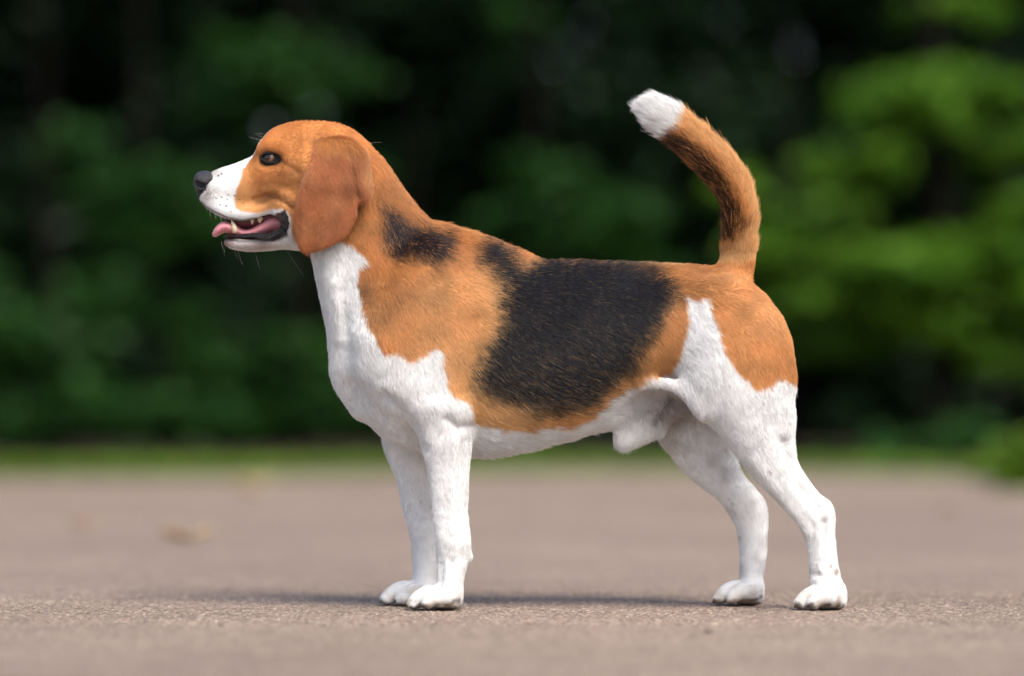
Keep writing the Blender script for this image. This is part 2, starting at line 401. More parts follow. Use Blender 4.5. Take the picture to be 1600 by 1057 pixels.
px_tree('low_bush', 'low bright bush at the right edge, growing onto the path', 'bush', 1585, 6.4, .42, [(1560, 735, 38, .6, 260, 0), (1600, 715, 46, .7, 300, .05), (1640, 730, 50, .7, 300, 0), (1590, 760, 36, .5, 200, -.05), (1660, 700, 50, .7, 240, 0)], 'grass', .045, .008)
px_tree('low_bush', 'dull green ground bush below the dark gap on the right', 'bush', 1440, 12.6, .6, [(1380, 715, 60, .5, 220, 0), (1450, 705, 60, .6, 260, 0), (1520, 700, 70, .6, 320, 0), (1300, 722, 40, .4, 140, 0)], 'mid', .07, .01)
# ---- grass along the verge (nobody could count it)
def grass():
    n = 34000
    x = rng.uniform(-7, 7, n); e = verge_edge(x) + .25 * (vnoise(np.stack([x / .7, x * 0], -1), 3) - .5)
    y = e + .02 + rng.random(n) ** 2.0 * 1.6
    keep = (x < -.9) | (rng.random(n) < .45); x, y = x[keep], y[keep]; n = len(x)
    h = rng.uniform(.018, .05, n) * np.where(x < .5, 1, .75) * (.5 + vnoise(np.stack([x, y], -1) / .35, 7)); w = rng.uniform(.004, .009, n)
    a = rng.uniform(0, np.pi, n); bend = rng.normal(0, .05, (n, 2))
    z0 = np.full(n, .004)
    A = np.stack([x - np.cos(a) * w, y - np.sin(a) * w, z0], 1); B = np.stack([x + np.cos(a) * w, y + np.sin(a) * w, z0], 1)
    C1 = np.stack([x + bend[:, 0] * .35 - np.cos(a) * w * .7, y + bend[:, 1] * .35, z0 + h * .6], 1); C2 = np.stack([x + bend[:, 0] * .35 + np.cos(a) * w * .7, y + bend[:, 1] * .35, z0 + h * .6], 1)
    D = np.stack([x + bend[:, 0], y + bend[:, 1], z0 + h], 1)
    V = np.stack([A, B, C2, C1, D], 1).reshape(-1, 3); k = np.arange(n)[:, None] * 5
    F = np.concatenate([k + [0, 1, 2], k + [0, 2, 3], k + [3, 2, 4]], 1).reshape(-1, 3).astype(np.int32)
    o = mesh_obj('grass', V, F, M_LEAF['grass'], smooth=False)
    at_ = o.data.attributes.new('tint', 'FLOAT', 'POINT'); at_.data.foreach_set('value', np.repeat(rng.random(n), 5).astype(np.float32))
    tag(o, 'short green grass along the far edge of the path', 'grass', kind='stuff')
grass()

# ---- fallen leaves and a pebble on the path
def fallen_leaf(x, y, size, rz, col, label):
    m = simple_mat('dry_leaf', col, .7, .3, noise=(60, tuple(c * .6 for c in col)))
    V = []; n = 9
    for i in range(n):
        t = i / (n - 1); w = math.sin(math.pi * t ** .8) * .32 * (1 + .15 * math.sin(t * 25))
        cz = .12 * (2 * t - 1) ** 2 + .02
        for s in (-1, -.5, 0, .5, 1): V.append(((t - .5) * size, s * w * size, (cz + .14 * abs(s) ** 1.5 * (1 + .4 * math.sin(7 * t))) * size))
    F = [(i * 5 + j, i * 5 + j + 1, i * 5 + j + 6, i * 5 + j + 5) for i in range(n - 1) for j in range(4)]
    o = mesh_obj('fallen_leaf', V, F, m); o.location = (x, y, .001); o.rotation_euler = (0, 0, rz)
    md = o.modifiers.new('thickness', 'SOLIDIFY'); md.thickness = .0006
    tag(o, label, 'leaf', 'dry leaves fallen on the path')
def ground_pt(px_, py_):
    d = CAM_H * 6000 / (py_ - 651); return (px_ - 800) * d / 6000, d - CAM_D
for (a, b_, sz, rz, col, lab) in ((290, 846, .075, .2, (.56, .39, .20), 'tan dry leaf lying on the path left of the front paws'), (392, 768, .11, .6, (.70, .50, .29), 'pale dry leaf far back on the path below the muzzle'),
                                  (130, 824, .05, .6, (.50, .33, .18), 'small dry leaf near the left edge of the path'), (1480, 800, .04, 2.0, (.34, .22, .14), 'small brown leaf on the right side of the path')):
    x, y = ground_pt(a, b_); fallen_leaf(x, y, sz, rz, col, lab)
def pebble(px_, py_, r, label, seed):
    v, f = sphere(1, 14, 9); v = np.array(v); v *= (1 + .35 * (vnoise(v * 1.4 + 5, seed) - .5))[:, None]; v *= (r * 1.3, r, r * .7)
    x, y = ground_pt(px_, py_); o = mesh_obj('pebble', v, f, simple_mat('stone', (.10, .075, .06), .8, .3, noise=(200, (.18, .14, .12)))); o.location = (x, y, r * .4)
    tag(o, label, 'pebble', 'loose pebbles on the path')
def sphere(r, nu=32, nv=20):
    v = [(0, 0, r)] ; f = []
    for j in range(1, nv):
        for i in range(nu):
            a = 2 * math.pi * i / nu; t = math.pi * j / nv; v.append((r * math.sin(t) * math.cos(a), r * math.sin(t) * math.sin(a), r * math.cos(t)))
    v.append((0, 0, -r))
    for i in range(nu): f.append((0, 1 + i, 1 + (i + 1) % nu))
    for j in range(nv - 2):
        for i in range(nu):
            a = 1 + j * nu + i; b_ = 1 + j * nu + (i + 1) % nu; f.append((a, a + nu, b_ + nu, b_))
    L = len(v) - 1
    for i in range(nu): f.append((L, L - nu + (i + 1) % nu, L - nu + i))
    return v, f
pebble(1107, 989, .0034, 'small dark pebble on the path in front of the hind paws', 3)
pebble(345, 979, .0022, 'tiny dark pebble on the path left of the front paws', 5)

# ================================================================ the beagle
def gpy(y): return 651 + CAM_H / (S * (1 + y * S / CAM_D))      # traced row of the ground under a lateral offset y

xs = np.concatenate([np.arange(-.348, -.14, .0014), np.arange(-.14, .362, .0019)])
zs = np.concatenate([np.arange(-.008, .05, .0014), np.arange(.05, .36, .002), np.arange(.36, .556, .0014)])
ys = np.arange(-.104, .1045, .0016)
G = Grid(xs, ys, zs)
px = S
# trunk: top line / under line, half width
sweep(G, pairs([((566, 492), (553, 618), 0, 48), ((604, 436), (590, 676), 0, 80), ((655, 392), (638, 706), 0, 98), ((712, 372), (690, 716), 0, 106),
                ((770, 384), (748, 718), 0, 114), ((830, 403), (805, 709), 0, 120), ((900, 407), (862, 692), 0, 118), ((970, 409), (935, 664), 0, 107),
                ((1030, 411), (1002, 616), 0, 98), ((1085, 413), (1062, 598), 0, 92), ((1130, 420), (1098, 612), 0, 84), ((1166, 445), (1155, 590), 0, 72), ((1188, 490), (1186, 560), 0, 50)], .42), .012)
# withers
sweep(G, balls([(690, 392, 0, 40, 34), (740, 402, 0, 34, 40), (800, 425, 0, 30, 45)]), .02)
# neck: nape / throat
sweep(G, pairs([((558, 214), (480, 372), 0, 58), ((592, 240), (488, 404), 0, 58), ((620, 278), (496, 444), 0, 60), ((650, 322), (506, 492), 0, 66),
                ((684, 354), (518, 548), 0, 76), ((722, 384), (538, 596), 0, 84)], .4), .016)
# throat cords and breastbone
for s in (-1, 1):
    sweep(G, balls([(520, 400, s * 34, 22, 22), (532, 460, s * 34, 20, 20), (545, 520, s * 26, 22, 20), (556, 566, s * 22, 30, 26)]), .012)
sweep(G, balls([(536, 545, 0, 16, 22), (538, 590, 0, 20, 26), (566, 632, 0, 24, 30)]), .014)
# skull
sweep(G, pairs([((572, 222), (520, 366), 0, 46), ((543, 197), (492, 376), 0, 62), ((505, 188), (468, 380), 0, 69), ((462, 189), (446, 350), 0, 67),
                ((430, 199), (424, 332), 0, 56), ((411, 217), (408, 325), 0, 42)], .35), .010)
for s in (-1, 1):
    sweep(G, balls([(412, 232, s * 27, 9, 8), (424, 226, s * 36, 11, 10), (444, 232, s * 48, 12, 11)]), .008)      # brow
    sweep(G, balls([(425, 280, s * 44, 15, 10), (455, 274, s * 60, 20, 12), (490, 262, s * 66, 20, 10)]), .010)       # cheekbone
    sweep(G, balls([(455, 318, s * 46, 34, 20), (478, 345, s * 44, 36, 20)]), .012)                                    # masseter
    sweep(G, balls([(319, 311, s * 9, 9, 9), (331, 317, s * 18, 14, 12), (352, 328, s * 22, 15, 13), (380, 333, s * 26, 14, 13), (408, 329, s * 32, 11, 10), (432, 320, s * 40, 11, 9)]), .008)  # flews
# muzzle
sweep(G, pairs([((412, 238), (420, 326), 0, 46), ((391, 245), (396, 334), 0, 37), ((368, 254), (372, 337), 0, 33), ((345, 261), (349, 333), 0, 30),
                ((330, 268), (333, 328), 0, 26), ((323, 279), (324, 322), 0, 18)], .4), .007)
# lower jaw
sweep(G, pairs([((462, 350), (468, 392), 0, 44), ((440, 364), (442, 391), 0, 38), ((415, 370), (416, 394), 0, 32), ((388, 371), (388, 395), 0, 27), ((364, 371), (365, 392), 0, 21), ((353, 371), (354, 386), 0, 15)], .7), .005)
# shoulder blade, upper arm
for s in (-1, 1):
    sweep(G, balls([(688, 408, s * 62, 46, 26), (650, 470, s * 74, 58, 30), (612, 540, s * 72, 58, 34)]), .022)
    sweep(G, balls([(604, 560, s * 68, 50, 34), (650, 604, s * 78, 52, 36), (692, 632, s * 82, 40, 30)]), .02)
    sweep(G, balls([(716, 470, s * 82, 40, 22), (716, 560, s * 88, 44, 24), (706, 622, s * 84, 32, 26)]), .02)        # triceps
for s, x in ((-1, 714), (1, 690)):
    sweep(G, balls([(x - 8, 636, s * 96, 22, 16), (x + 2, 648, s * 98, 18, 14)]), .010)
def foreleg(rows, toe, heel, y):
    sweep(G, pairs(rows, .5), .012); paw(toe, heel, y)
def paw(xt, xh, y):
    L = xh - xt; g = gpy(y)
    sweep(G, balls([(xt + .74 * L, g - 24, y, 22, 30), (xt + .66 * L, g - 18, y, 18, 32)], 1.2), .006)
    sweep(G, balls([(xt + .80 * L, g - 14, y, 14, 22), (xt + .86 * L, g - 14, y, 14, 18)], 1), .005)
    for s in (-1, 1):
        sweep(G, balls([(xt + .66 * L, g - 26, y + s * 10, 15, 12), (xt + .42 * L, g - 27, y + s * 11.5, 14.5, 11), (xt + .24 * L, g - 20, y + s * 12.5, 13, 11), (xt + .145 * L, g - 11, y + s * 13, 12, 10.5)]), .0016)
        sweep(G, balls([(xt + .76 * L, g - 22, y + s * 25, 14, 11), (xt + .58 * L, g - 23, y + s * 32, 14.5, 11), (xt + .46 * L, g - 17, y + s * 34, 13, 11), (xt + .39 * L, g - 11, y + s * 34, 12, 10.5)]), .0010)
NF = -75
foreleg([((640, 636), (736, 640), NF - 6, 36), ((654, 690), (737, 676), NF - 3, 32), ((666, 735), (735, 728), NF, 28), ((672, 780), (733, 778), NF, 25), ((675, 815), (733, 812), NF, 24.5),
         ((679, 848), (736, 846), NF, 26), ((681, 874), (734, 872), NF, 25), ((681, 905), (727, 903), NF, 26), ((676, 925), (722, 930), NF, 28)], 633, 723, NF)
FF = 75
foreleg([((588, 650), (690, 655), FF + 6, 36), ((602, 712), (684, 705), FF + 3, 32), ((618, 751), (684, 748), FF, 28), ((627, 794), (682, 790), FF, 25),
         ((640, 844), (689, 842), FF, 26), ((642, 876), (688, 874), FF, 25), ((643, 906), (682, 904), FF, 26), ((636, 920), (680, 926), FF, 28)], 591, 684, FF)
for y, x in ((NF, 736), (FF, 690)):
    sweep(G, balls([(x - 10, 862, y + 6, 9, 9), (x - 1, 871, y + 6, 6, 7)]), .005)           # stopper pad
# hind legs
NH = -70; FH = 70
sweep(G, pairs([((1070, 450), (1196, 470), NH + 22, 44), ((1056, 530), (1227, 520), NH + 10, 56), ((1060, 585), (1238, 580), NH + 6, 58), ((1082, 634), (1244, 636), NH + 2, 50), ((1124, 680), (1243, 684), NH, 41),
                ((1158, 724), (1246, 716), NH, 34), ((1192, 763), (1259, 742), NH, 28), ((1222, 795), (1281, 770), NH, 23), ((1246, 822), (1303, 791), NH, 21), ((1259, 852), (1306, 836), NH, 19),
                ((1263, 882), (1310, 874), NH, 20), ((1264, 908), (1316, 908), NH, 23), ((1262, 924), (1317, 930), NH, 26)], .45), .016)
paw(1239, 1321, NH)
sweep(G, pairs([((1010, 560), (1180, 480), FH - 20, 44), ((1012, 620), (1200, 560), FH - 8, 54), ((1024, 676), (1170, 640), FH, 46), ((1046, 711), (1152, 690), FH, 39), ((1068, 740), (1154, 716), FH, 33), ((1095, 763), (1164, 741), FH, 28),
                ((1122, 783), (1184, 766), FH, 24), ((1145, 818), (1200, 790), FH, 21), ((1154, 846), (1201, 832), FH, 19), ((1155, 880), (1198, 872), FH, 20), ((1154, 908), (1192, 906), FH, 23), ((1148, 924), (1190, 930), FH, 26)], .45), .016)
paw(1111, 1192, FH)
for s in (-1, 1):
    sweep(G, balls([(1130, 470, s * 62, 40, 26), (1190, 530, s * 56, 36, 30), (1212, 590, s * 58, 24, 26)]), .02)     # rump muscle
# tail
sweep(G, pairs([((1110, 436), (1174, 452), 0, 34), ((1123, 404), (1179, 412), 0, 26), ((1130, 374), (1181, 370), 0, 23), ((1129, 331), (1181, 327), 0, 23), ((1117, 299), (1170, 280), 0, 23),
                ((1088, 263), (1143, 241), 0, 23), ((1047, 228), (1100, 199), 0, 23), ((1008, 193), (1059, 166), 0, 22), ((995, 173), (1032, 152), 0, 17)], .6), .010)
# sheath and tuck-up fold
sweep(G, balls([(880, 640, 0, 46, 60), (940, 634, 0, 38, 44), (1000, 630, 0, 34, 27), (1050, 622, 0, 36, 22), (1100, 606, 0, 40, 24)]), .010)
sweep(G, balls([(1022, 660, 0, 24, 19), (992, 674, 0, 23, 18), (974, 685, 0, 18, 14)]), .014)
# flank skin folds
for s in (-1, 1):
    sweep(G, balls([(1000, 596, s * 62, 8, 6), (1040, 600, s * 74, 9, 6), (1072, 613, s * 81, 11, 8), (1100, 642, s * 84, 14, 11)]), .014)
# eye sockets, nose seat
for s in (-1, 1):
    sweep(G, balls([(412, 250, s * 50, 9, 10), (424, 250, s * 62, 9, 10)]), .012, 'sub')

INSET = .0013
def surf_y(pxx, pyy, f=None):
    """lateral offset (traced units, near side) of the skin at a traced point"""
    for y in np.arange(-130, 0, .5):
        w = W(pxx, pyy, y)
        i, j, k = (int(np.clip(np.searchsorted(G.a[q], w[q]), 1, len(G.a[q]) - 1)) for q in range(3))
        if G.f[i, j, k] < -INSET: return y
    return -10.
EYE = (423, 247.5)
eye_y = surf_y(*EYE)
LIPS = [(443, 333), (447, 342), (446, 354), (438, 364), (424, 370), (406, 369.5), (390, 368), (372, 368.5), (358, 369), (350, 371)]
lip_y = [-60, -57, -50, -42, -36, -31.5, -28, -24, -17, -9]
surf_nose = 0
BV, BF = surface_net(G, -INSET)
G.f = None
BV = laplacian(BV, BF, 3, .5)
BN = vnormals(BV, BF)

def to_px(v):
    d = 1 - np.abs(v[:, 1]) / CAM_D
    return np.stack([800 + v[:, 0] / (S * d), 651 - (v[:, 2] - CAM_H) / (S * d)], 1)

def poly_dist(p, line, closed=False):
    L = list(line) + ([line[0]] if closed else [])
    d = np.full(len(p), 1e9)
    for a, b in zip(L[:-1], L[1:]):
        a = np.array(a, float); b = np.array(b, float); ab = b - a
        t = np.clip(((p - a) @ ab) / (ab @ ab), 0, 1)
        d = np.minimum(d, np.linalg.norm(p - (a + t[:, None] * ab), axis=1))
    return d

# skin folds, muscle edges and veins as shallow relief
BP = to_px(BV)
disp = np.zeros(len(BV))
def crease(line, depth, width, face=-1):
    global disp
    m = (BP[:, 0] > min(q[0] for q in line) - 60) & (BP[:, 0] < max(q[0] for q in line) + 60) & (BP[:, 1] > min(q[1] for q in line) - 60) & (BP[:, 1] < max(q[1] for q in line) + 60)
    side = np.clip(np.abs(BN[:, 1]) * 1.6, 0, 1)
    if face: m &= np.sign(BN[:, 1]) == np.sign(BV[:, 1])
    i = np.where(m)[0]
    if len(i) == 0: return
    d = poly_dist(BP[i], line)
    if min(q[1] for q in line) > 600: depth = depth * 1.4
    disp[i] -= depth * S * np.exp(-(d / width) ** 2) * side[i]
crease([(396, 312), (415, 306), (432, 309), (447, 318), (457, 326)], 3.2, 4)
crease([(412, 298), (432, 296), (450, 305), (462, 316)], -3, 6)
crease([(437, 252), (448, 258), (466, 270)], 2.0, 5)
crease([(405, 262), (416, 266), (430, 265)], -1.8, 5)
crease([(404, 236), (418, 231), (436, 236)], -2.5, 6)
crease([(484, 225), (488, 210), (496, 200)], 3, 9)
crease([(684, 440), (650, 455), (622, 480), (606, 505)], 1.8, 14)
crease([(690, 420), (650, 436), (610, 465)], -2, 14)
crease([(745, 500), (738, 560), (728, 612)], 5, 13)
crease([(534, 455), (541, 490), (543, 520)], 2.2, 8)
crease([(524, 440), (530, 480), (532, 530)], -2.5, 7)
crease([(600, 622), (625, 640), (640, 668), (655, 700)], 5, 12)
crease([(598, 610), (606, 625)], 3, 5)
crease([(700, 655), (716, 668), (734, 664)], 3.5, 8)
crease([(722, 690), (722, 760), (722, 820)], 2.4, 8)
crease([(712, 690), (708, 760), (706, 830)], -2.2, 7)
crease([(1228, 690), (1246, 750), (1276, 790)], 6.5, 9)
crease([(1150, 560), (1190, 640), (1225, 700)], 2.0, 16)
crease([(1180, 720), (1230, 790), (1262, 830)], -2.2, 9)
crease([(1288, 815), (1292, 850), (1294, 890)], 3.6, 6)
crease([(1278, 815), (1282, 850), (1284, 890)], -1.6, 6)
crease([(1130, 715), (1155, 760), (1180, 800)], 3, 9)
crease([(1175, 820), (1180, 850), (1178, 885)], 2.2, 6)
crease([(1060, 630), (1040, 618), (1010, 622)], 4, 10)
crease([(1120, 430), (1135, 450), (1165, 462)], 3, 10)
crease([(690, 840), (708, 850), (730, 846)], -1.2, 9)
crease([(686, 868), (706, 874), (726, 872)], 1.0, 7)
crease([(690, 880), (690, 905), (684, 920)], 2.2, 5)
crease([(706, 880), (706, 905), (700, 925)], 1.8, 5)
crease([(652, 820), (662, 850)], 2.5, 7)
crease([(1188, 830), (1192, 880)], 2.6, 6)
crease([(1150, 800), (1168, 830), (1170, 870)], -2, 6)
crease([(1270, 895), (1290, 902), (1310, 900)], 1.5, 6)
crease([(1075, 690), (1110, 700), (1140, 740)], 2.5, 12)
for k in range(6):
    x0 = 812 + k * 22
    crease([(x0 + 14, 470), (x0 + 4, 540), (x0 - 12, 610)], .35, 9)
n1 = vnoise(BV / .035, 3) - .5; n2 = vnoise(BV / .012, 4) - .5
body_w = np.clip((BP[:, 0] - 470) / 80, .25, 1)
disp += (n1 * .0016 + n2 * .0005) * body_w
BV = BV + BN * disp[:, None]
BV[:, 2] = np.maximum(BV[:, 2], .0006)
BN = vnormals(BV, BF)

# ---------------------------------------------------------------- coat pattern
BLANKET = [(545, 374), (562, 392), (575, 408), (561, 421), (558, 442), (567, 479), (574, 513), (586, 523), (596, 551), (617, 550), (630, 557), (644, 567), (664, 555), (681, 538), (687, 551), (692, 581), (705, 615), (719, 623),
           (733, 630), (738, 660), (766, 666), (790, 673), (820, 674), (839, 666), (860, 668), (883, 671), (911, 660), (931, 639), (958, 619), (986, 602), (1013, 596), (1047, 581), (1057, 564), (1064, 534), (1076, 506),
           (1073, 486), (1068, 465), (1088, 468), (1108, 465), (1112, 486), (1119, 506), (1129, 543), (1142, 568), (1161, 588), (1183, 608), (1201, 604), (1215, 595), (1238, 597), (1330, 590), (1330, 60), (640, 60), (380, 60),
           (384, 236), (388, 246), (381, 258), (378, 276), (371, 293), (366, 308), (367, 325), (378, 330), (403, 333), (427, 327), (440, 327), (449, 331), (453, 345), (453, 360), (459, 376), (470, 384), (500, 374)]
TIP = [(1034, 232), (1048, 214), (1066, 200), (1076, 178), (1085, 110), (950, 110), (950, 215)]
SADDLE = [(735, 380), (768, 366), (795, 384), (803, 400), (810, 416), (824, 410), (832, 396), (900, 396), (985, 400), (1006, 414), (1034, 428), (1056, 446), (1061, 466), (1050, 482), (1034, 498), (1027, 522), (1006, 549), (993, 578), (965, 600), (938, 623), (911, 643),
          (873, 652), (839, 646), (805, 637), (771, 622), (742, 608), (736, 592), (748, 558), (761, 523), (774, 503), (778, 479), (781, 449), (768, 432), (756, 420), (734, 405)]
NAPE = [(592, 314), (607, 325), (628, 343), (666, 355), (702, 362), (708, 395), (678, 411), (647, 398), (612, 403), (599, 376)]
TAILD = [(1122, 386), (1128, 370), (1130, 331), (1112, 294), (1083, 256), (1044, 226), (1060, 212), (1090, 236), (1118, 258), (1136, 288), (1152, 320), (1160, 350), (1148, 372), (1136, 386)]
def inside(p, poly):
    c = np.zeros(len(p), bool); n = len(poly)
    for i in range(n):
        (x1, y1), (x2, y2) = poly[i], poly[i - 1]
        if y1 == y2: continue
        c ^= ((y1 > p[:, 1]) != (y2 > p[:, 1])) & (p[:, 0] < (x2 - x1) * (p[:, 1] - y1) / (y2 - y1) + x1)
    return c
# rasterise the signed distances once on a 3-unit lattice, then look them up
gx = np.arange(280, 1360, 3.); gy = np.arange(100, 980, 3.)
LAT = np.stack(np.meshgrid(gx, gy, indexing='ij'), -1).reshape(-1, 2)
def sdf_map(poly):
    d = poly_dist(LAT, poly, True); return np.where(inside(LAT, poly), -d, d).reshape(len(gx), len(gy))
MAPS = {k: sdf_map(v) for k, v in dict(blanket=BLANKET, tip=TIP, saddle=SADDLE, nape=NAPE, taild=TAILD).items()}
def look(name, p):
    m = MAPS[name]
    u = np.clip((p[:, 0] - gx[0]) / 3, 0, len(gx) - 1.001); v = np.clip((p[:, 1] - gy[0]) / 3, 0, len(gy) - 1.001)
    i = u.astype(int); j = v.astype(int); a = u - i; b = v - j
    return m[i, j] * (1 - a) * (1 - b) + m[i + 1, j] * a * (1 - b) + m[i, j + 1] * (1 - a) * b + m[i + 1, j + 1] * a * b
def sst(e0, e1, x):
    t = np.clip((x - e0) / (e1 - e0), 0, 1); return t * t * (3 - 2 * t)
WHITE = np.array([.80, .795, .785]); TAN = np.array([.56, .228, .070]); GOLD = np.array([.68, .40, .175]); BLACK = np.array([.012, .0115, .015]); UMBER = np.array([.085, .040, .022])
def mixc(a, b, t): return a + (b - a) * t[:, None]
SPOTS = [(676, 803, 2.4), (674, 789, 1.8), (681, 797, 1.5), (655, 786, 2), (652, 752, 1.5), (1202, 738, 3.2), (1150, 790, 2.4), (1145, 782, 2), (1306, 892, 5), (1299, 884, 3), (1280, 893, 2), (642, 768, 1.6), (1163, 843, 2), (690, 716, 1.4), (672, 695, 1.8)]
def coat(v, rnd=None, jit=5.0):
    p = to_px(v); n = len(v)
    nz = np.stack([vnoise(p / 9, 11) - .5, vnoise(p / 9, 12) - .5], 1) * 9 + np.stack([vnoise(p / 26, 13) - .5, vnoise(p / 26, 14) - .5], 1) * 8
    r = rng.random((n, 6)) if rnd is None else rnd
    q = p + nz * .7 + (r[:, :2] - .5) * jit
    head = p[:, 0] < 470
    q = np.where(head[:, None], p + nz * .25 + (r[:, :2] - .5) * jit * .5, q)
    big = vnoise(v / .05, 21); mid = vnoise(v / .018, 22)
    # tan, redder on the head and nape, paler towards the shoulder and the flank
    pale = sst(560, 700, p[:, 0]) * sst(380, 470, p[:, 1]) * (.75 - .4 * sst(850, 1100, p[:, 0])) + .35 * sst(270, 330, p[:, 1]) * (p[:, 0] < 470) + .25 * sst(405, 380, p[:, 0])
    tan = mixc(np.tile(TAN, (n, 1)), GOLD, np.clip(pale + (big - .5) * .5 + (r[:, 2] - .5) * .35, 0, 1))
    tailm = (p[:, 0] > 940) & (p[:, 1] < 415); tsd = look('taild', p)
    tan = np.where(tailm[:, None], mixc(tan, GOLD * 1.08, .85 * sst(0, 22, tsd)), tan)
    tan *= (.82 + .36 * mid)[:, None]
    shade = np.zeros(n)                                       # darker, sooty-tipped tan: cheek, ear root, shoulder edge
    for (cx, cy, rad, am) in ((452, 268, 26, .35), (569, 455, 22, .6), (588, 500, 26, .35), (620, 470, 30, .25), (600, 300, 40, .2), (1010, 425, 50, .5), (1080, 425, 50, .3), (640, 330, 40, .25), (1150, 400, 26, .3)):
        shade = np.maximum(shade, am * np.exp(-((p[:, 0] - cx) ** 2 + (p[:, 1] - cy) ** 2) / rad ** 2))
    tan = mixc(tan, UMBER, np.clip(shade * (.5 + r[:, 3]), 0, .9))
    b = look('blanket', q)
    w_tan = sst(2.0, -2.0, b)
    c = mixc(np.tile(WHITE, (n, 1)) * (.93 + .1 * mid)[:, None], tan, w_tan)
    # black saddle with tan-ticked lower half
    sdl = look('saddle', p + nz + (r[:, :2] - .5) * 22)
    k = sst(11, -11, sdl)
    tick = (r[:, 4] < (.03 + .13 * sst(480, 640, p[:, 1]) + .26 * sst(-26, -4, sdl)))
    bl = np.tile(BLACK, (n, 1)) * (.7 + .8 * r[:, 5])[:, None]
    bl = mixc(bl, tan * np.array([.28, .34, .42]), tick * 1.0)
    c = mixc(c, bl, k)
    np_ = sst(14, -8, look('nape', p + nz * .8 + (r[:, :2] - .5) * 20)) * (r[:, 4] > .05)
    c = mixc(c, np.tile(BLACK * 1.2, (n, 1)), np_ * .98)
    td = sst(10, -3, look('taild', p + nz + (r[:, :2] - .5) * 14)) * (r[:, 4] > .10)
    c = mixc(c, np.tile(UMBER * .28, (n, 1)), td * .97)
    tp = sst(3, -3, look('tip', q)); c = mixc(c, np.tile(WHITE, (n, 1)), tp)
    # blaze along the forehead
    wb = np.interp(p[:, 0], [300, 378, 392, 400, 410, 425, 440, 446], [40, 30, 16, 9.5, 7, 5, 2.5, 0])
    bz = sst(1.2, -1.2, np.abs(v[:, 1]) / S - wb + (r[:, 0] - .5) * 2) * (p[:, 1] < 262) * (p[:, 0] < 446)
    c = mixc(c, np.tile(WHITE, (n, 1)), bz)
    # muzzle: sooty near nose and lip edge, whisker spots
    mz = np.exp(-((p[:, 0] - 322) ** 2 / 18 ** 2 + (p[:, 1] - 305) ** 2 / 17 ** 2)) * .75 + np.exp(-((p[:, 0] - 334) ** 2 / 12 ** 2 + (p[:, 1] - 270) ** 2 / 10 ** 2)) * .55
    c = mixc(c, np.tile(np.array([.16, .115, .09]), (n, 1)), np.clip(mz * (.5 + r[:, 3]), 0, .85))
    lipd = poly_dist(p, [(314, 316), (322, 324), (336, 332), (356, 341), (378, 345), (396, 342)])
    c = mixc(c, np.tile(np.array([.10, .08, .08]), (n, 1)), .7 * sst(3.2, .8, lipd) * (v[:, 1] < 1))
    for (cx, cy, rr) in WSPOT:
        d = np.hypot(p[:, 0] - cx, p[:, 1] - cy); c = mixc(c, np.tile(np.array([.05, .035, .03]), (n, 1)), .85 * sst(rr + .8, rr - .6, d))
    # chin: pinkish grey skin
    ch = np.exp(-((p[:, 0] - 352) ** 2 / 16 ** 2 + (p[:, 1] - 379) ** 2 / 7 ** 2)) * .8 + np.exp(-((p[:, 0] - 395) ** 2 / 26 ** 2 + (p[:, 1] - 383) ** 2 / 8 ** 2)) * .75
    c = mixc(c, np.tile(np.array([.30, .17, .155]), (n, 1)), np.clip(ch * (.7 + mid), 0, .92) * (p[:, 1] > 350))
    dk = np.exp(-((p[:, 0] - 352) ** 2 / 14 ** 2 + (p[:, 1] - 373) ** 2 / 5 ** 2)); c = mixc(c, np.tile(np.array([.05, .04, .04]), (n, 1)), np.clip(dk * 1.1, 0, .9) * (p[:, 1] > 355))
    im = inside(p, MOUTH) & (p[:, 0] > 372); c = mixc(c, np.tile(np.array([.055, .018, .02]), (n, 1)), im * .95)
    # eye rim
    e = np.hypot((p[:, 0] - EYE[0] + 1) / 1.6, (p[:, 1] - EYE[1] - 1.5)) ; c = mixc(c, np.tile(np.array([.022, .018, .018]), (n, 1)), sst(12.8, 9.5, e) * (p[:, 0] < 446))
    # grey skin showing inside the thighs and on the legs
    gs = sst(.52, .75, vnoise(v / .014, 31) * .6 + vnoise(v / .03, 32) * .5) * sst(1000, 1060, p[:, 0]) * sst(600, 660, p[:, 1]) * .28 * (1 - w_tan) * np.where(v[:, 1] > 0, 1, .35)
    c = mixc(c, np.tile(np.array([.33, .29, .29]), (n, 1)), gs)
    for (cx, cy, rr) in SPOTS:
        d = np.hypot((p[:, 0] - cx) * 1.2, p[:, 1] - cy); c = mixc(c, np.tile(np.array([.30, .19, .13]), (n, 1)), .6 * sst(rr + 1, rr - 1.5, d))
    # thin-haired groin: grey-brown skin plus painted shade under the flank fold, dark streak
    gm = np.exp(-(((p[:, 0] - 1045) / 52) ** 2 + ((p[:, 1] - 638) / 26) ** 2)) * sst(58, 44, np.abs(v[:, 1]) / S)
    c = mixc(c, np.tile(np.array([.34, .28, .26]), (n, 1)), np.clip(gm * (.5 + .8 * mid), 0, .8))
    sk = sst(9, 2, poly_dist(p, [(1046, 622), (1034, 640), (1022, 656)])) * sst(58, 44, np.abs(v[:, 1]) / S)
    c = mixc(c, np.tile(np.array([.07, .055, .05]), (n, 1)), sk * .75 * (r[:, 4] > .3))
    # toes: stained low edge
    st = sst(.0125, .0045, v[:, 2] + (vnoise(v / .006, 41) - .5) * .016 + (r[:, 2] - .5) * .003); c = mixc(c, np.tile(np.array([.10, .055, .030]), (n, 1)), st * .9)
    dm = sst(.032, .012, v[:, 2]) * sst(.35, .75, vnoise(v / .009, 45)) * .5; c = mixc(c, np.tile(np.array([.50, .40, .30]), (n, 1)), dm)
